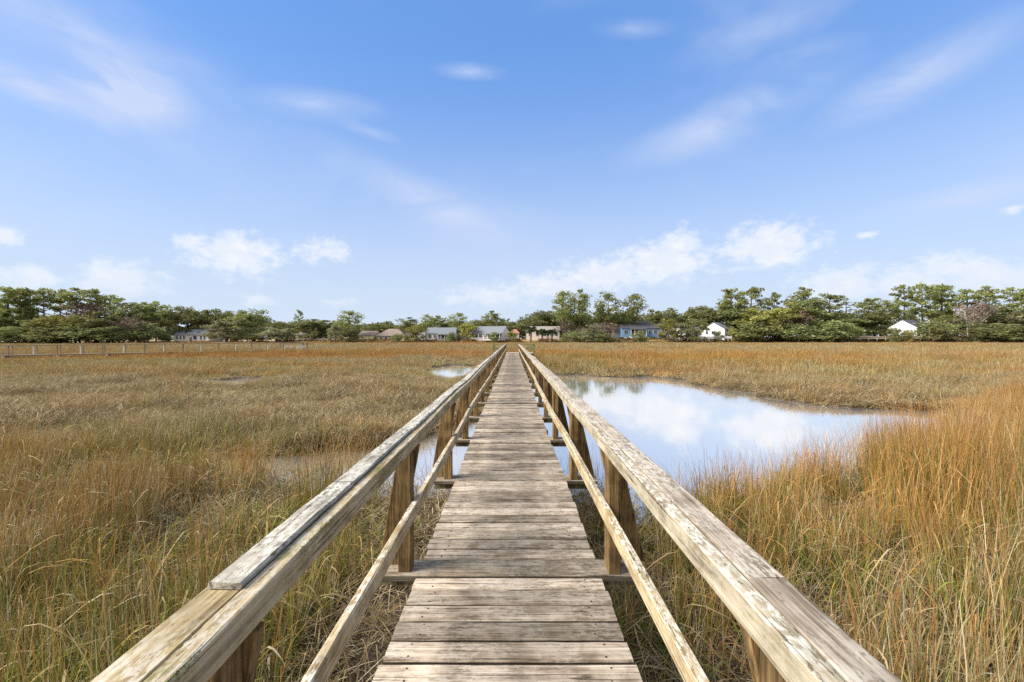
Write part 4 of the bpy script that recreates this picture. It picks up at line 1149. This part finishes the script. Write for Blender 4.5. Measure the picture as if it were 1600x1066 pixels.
house('low grey roofed white house behind the garden fence left of centre', 634, 662, 516.5, 522, 531.5, 200, 8, 'white', 'taupe', 'side', 0, [(.2,.1,.4,.8),(.6,.12,.4,.8)])
house('pale house with taupe roof peeping between the tan shed and the long white house', 727, 742, 513, 520, 531, 206, 8, 'cream', 'taupe', 'side', 0, [(.3,.2,.4,.8)])
house('white cottage half hidden below the left tall pine', 876, 897, 512, 519, 529, 202, 8, 'white', 'taupe', 'hip', 0, [(.3,.15,.4,.8)])
house('small white cottage right of the blue house', 1036, 1056, 512, 518, 528, 200, 7, 'white', 'grey', 'side', 0, [(.2,.15,.4,.8),(.6,.15,.4,.8)])
def fence(name, label, cat, px0, px1, Y, z0, z1, mat, gap, rails, post_w=.12, solid=False, zt0=None):
    xa, xb = (px0-CX)/F*Y, (px1-CX)/F*Y
    h = tag(empty(name, (xa, Y, 0)), label, cat)
    n = max(2, int((xb-xa)/gap)+1)
    zf = lambda x: float(upland(x+xa))
    for i in range(n):
        x = (xb-xa)*i/(n-1); mb = MB(); mb.box(x-post_w/2, x+post_w/2, -post_w/2, post_w/2, zf(x)-.6+z0, zf(x)+z1+.06); mb.build('post', mat, h)
    for (a, b) in rails:
        mb = MB()
        for i in range(n-1):
            x0, x1 = (xb-xa)*i/(n-1), (xb-xa)*(i+1)/(n-1)
            mb.add([(x0,-.14,zf(x0)+a),(x1,-.14,zf(x1)+a),(x1,-.065,zf(x1)+a),(x0,-.065,zf(x0)+a),(x0,-.14,zf(x0)+b),(x1,-.14,zf(x1)+b),(x1,-.065,zf(x1)+b),(x0,-.065,zf(x0)+b)],
                   [(0,3,2,1),(4,5,6,7),(0,1,5,4),(1,2,6,5),(2,3,7,6),(3,0,4,7)])
        mb.build('rail', mat, h)
M_BULK = plain('pale_timber', (.60,.52,.38), .85, .25, 3.0)
fence('timber_bulkhead', 'long low pale timber bulkhead along the right shore', 'bulkhead', 1276, 1640, 190.0, -.7, .28, M_BULK, 3.6, [(-.12, .22), (-.7, -.4)], .28)
fence('white_fence', 'low white fence in front of the waterside house', 'fence', 1074, 1143, 186.5, -.2, 1.15, M_TRIM, 1.5, [(.1, 1.08)], .14)
fence('garden_fence', 'low grey garden fence before the cream cottages', 'fence', 470, 545, 190.0, -.2, .9, PAINT['grey'], 2.2, [(.35, .5), (.7, .85)], .14)
fence('picket_fence', 'white garden fence between the brown and grey roofed houses', 'fence', 634, 664, 189.0, -.2, .8, M_TRIM, 1.6, [(.2, .34), (.55, .7)], .12)

# pale blue covered boat on the right lawn
Yb = 191; xb_ = (1475-CX)/F*Yb; zb_ = float(upland(xb_))
bt = tag(empty('covered_boat', (xb_, Yb, zb_+.1), R(20)), 'small boat under a pale blue cover on the right lawn', 'boat')
mb = MB(); mb.sweep([(-2.0,0,.35), (-1.0,0,.35), (.8,0,.38), (2.0,0,.55)], (.7,.35), .2, 0.1); mb.build('hull', M_TRIM, bt)
mb = MB(); mb.tube([(-1.9,0,.75), (-.6,0,1.0), (.6,0,1.05), (1.8,0,.85)], [.5,.78,.72,.25], 10, 0, .05); mb.build('cover', plain('blue_cover', (.42,.58,.66), .7, .1), bt)

# ------------------------------------------------------------------ the neighbour's dock on the left
dk = tag(empty('neighbour_dock', (-57, 47, 0)), 'long low dock with dark rails and pale posts across the left marsh', 'dock')
A, B = np.array([-63.0, 43.5]), np.array([-33.0, 63.5]); Ld = np.linalg.norm(B-A); u = (B-A)/Ld; nrm = np.array([u[1], -u[0]])
base = np.array([-57.0, 47.0])
M_DK = plain('dark_dock_timber', (.22,.175,.13), .85, .3, 3.0); M_DKP = plain('pale_dock_post', (.66,.64,.60), .8, .15, 3.0); M_PIL = plain('dock_pile', (.52,.44,.28), .85, .25, 2.0)
M_BENCH = plain('bench_paint', (.52,.52,.51), .6, .08)
zd = lambda s: -.50+.24*s/Ld
def dp(s, off): p = A+u*s+nrm*off-base; return p[0], p[1]
mb = MB(); mb.sweep([(*dp(s, 0), zd(s)-.05) for s in np.linspace(0, Ld, 12)], (.65, .06), .01, .2); mb.build('deck', M_DK, dk)
for off in (-.6, .6):
    for hz, hh_ in ((1.02, .03),):
        mb = MB(); mb.sweep([(*dp(s, off), zd(s)+hz) for s in np.linspace(0, Ld, 12)], (.04, hh_ if hz > .9 else .015), .008, .2); mb.build('rail', M_DK, dk)
    k = 0; s = .3
    while s < Ld:
        mb = MB(); x, y = dp(s, off); mb.box(x-.035, x+.035, y-.035, y+.035, zd(s), zd(s)+.97); mb.build('post', M_DKP if (k % 2 == 0 and off > 0) else M_DK, dk); s += 1.9; k += 1
s = 1.0
while s < Ld:
    for off in (.62, -.62):
        mb = MB(); x, y = dp(s, off); mb.tube([(x, y, -1.8), (x, y, zd(s)-.14), (x, y, zd(s)-.12)], [.15,.15,.12], 9); mb.build('pile', M_PIL, dk, True)
    s += 4.2
e0 = B-base; mb = MB(); mb.sweep([(e0[0]-u[0]*.2, e0[1]-u[1]*.2, zd(Ld)-.05), (e0[0]+u[0]*3.4, e0[1]+u[1]*3.4, zd(Ld)-.05)], (1.8, .06), .01, .4); mb.build('platform_deck', M_DK, dk)
for (su, so_) in ((.2,1.7),(3.3,1.7),(.2,-1.7),(3.3,-1.7)):
    x, y = e0[0]+u[0]*su+nrm[0]*so_, e0[1]+u[1]*su+nrm[1]*so_
    mb = MB(); mb.box(x-.07, x+.07, y-.07, y+.07, -1.7, zd(Ld)+1.05); mb.build('post', M_DK, dk)
mb = MB()
for a_, b_ in (((.2,1.7),(3.3,1.7)), ((3.3,1.7),(3.3,-1.7)), ((.2,-1.7),(3.3,-1.7))):
    pa = (e0[0]+u[0]*a_[0]+nrm[0]*a_[1], e0[1]+u[1]*a_[0]+nrm[1]*a_[1], zd(Ld)+1.0); pb = (e0[0]+u[0]*b_[0]+nrm[0]*b_[1], e0[1]+u[1]*b_[0]+nrm[1]*b_[1], zd(Ld)+1.0)
    mb.sweep([pa, pb], (.05, .05), .008)
mb.build('platform_rail', M_DK, dk)
for i, (su, lab) in enumerate(((.55, 'left white bench on the end platform of the neighbour dock'), (2.15, 'right white bench on the end platform of the neighbour dock'))):
    x, y = B[0]+u[0]*(su+.5)+nrm[0]*.6, B[1]+u[1]*(su+.5)+nrm[1]*.6
    b_ = empty('white_bench', (x, y, zd(Ld)+.01), math.atan2(u[1], u[0])); b_.scale = (.85, .85, .72); tag(b_, lab, 'bench', 'benches on the neighbour dock')
    mb = MB(); mb.box(-.6, .6, -.25, .25, .36, .41); mb.build('seat', M_BENCH, b_)
    mb = MB()
    for h0 in (.52, .66, .80): mb.add([(-.6,.27+(h0-.5)*.3,h0),(.6,.27+(h0-.5)*.3,h0),(.6,.29+(h0-.5)*.3,h0+.07),(-.6,.29+(h0-.5)*.3,h0+.07),(-.6,.30+(h0-.5)*.3,h0),(.6,.30+(h0-.5)*.3,h0),(.6,.32+(h0-.5)*.3,h0+.07),(-.6,.32+(h0-.5)*.3,h0+.07)], [(0,1,2,3),(7,6,5,4),(0,4,5,1),(1,5,6,2),(2,6,7,3),(3,7,4,0)])
    mb.build('backrest', M_BENCH, b_)
    for sx in (-.52, .52):
        mb = MB(); mb.box(sx-.05, sx+.05, -.24, -.14, 0, .40); mb.build('leg', M_BENCH, b_)
        mb = MB(); mb.box(sx-.05, sx+.05, .2, .29, 0, .52); mb.build('leg', M_BENCH, b_)
        mb = MB(); mb.box(sx-.06, sx+.06, -.26, .3, .62, .66); mb.build('armrest', M_BENCH, b_)

# ------------------------------------------------------------------ camera and render settings
cam = bpy.data.cameras.new('camera'); co = bpy.data.objects.new('camera', cam); COL.objects.link(co)
co.location = (0, 0, EYE); co.rotation_euler = (R(90), 0, 0)
cam.sensor_width = 36; cam.lens = 36*F/1600
cam.shift_x = -(CX-800)/1600; cam.shift_y = -(533-CY)/1600
cam.clip_start = .05; cam.clip_end = 9000
scene.camera = co
scene.render.resolution_x = 1024; scene.render.resolution_y = 682
vs = scene.view_settings; vs.view_transform = 'Standard'; vs.look = 'None'; vs.exposure = 1.0; vs.gamma = 1.0
cy = scene.cycles
cy.max_bounces = 6; cy.diffuse_bounces = 3; cy.glossy_bounces = 3; cy.transmission_bounces = 3; cy.transparent_max_bounces = 8
cy.use_denoising = False
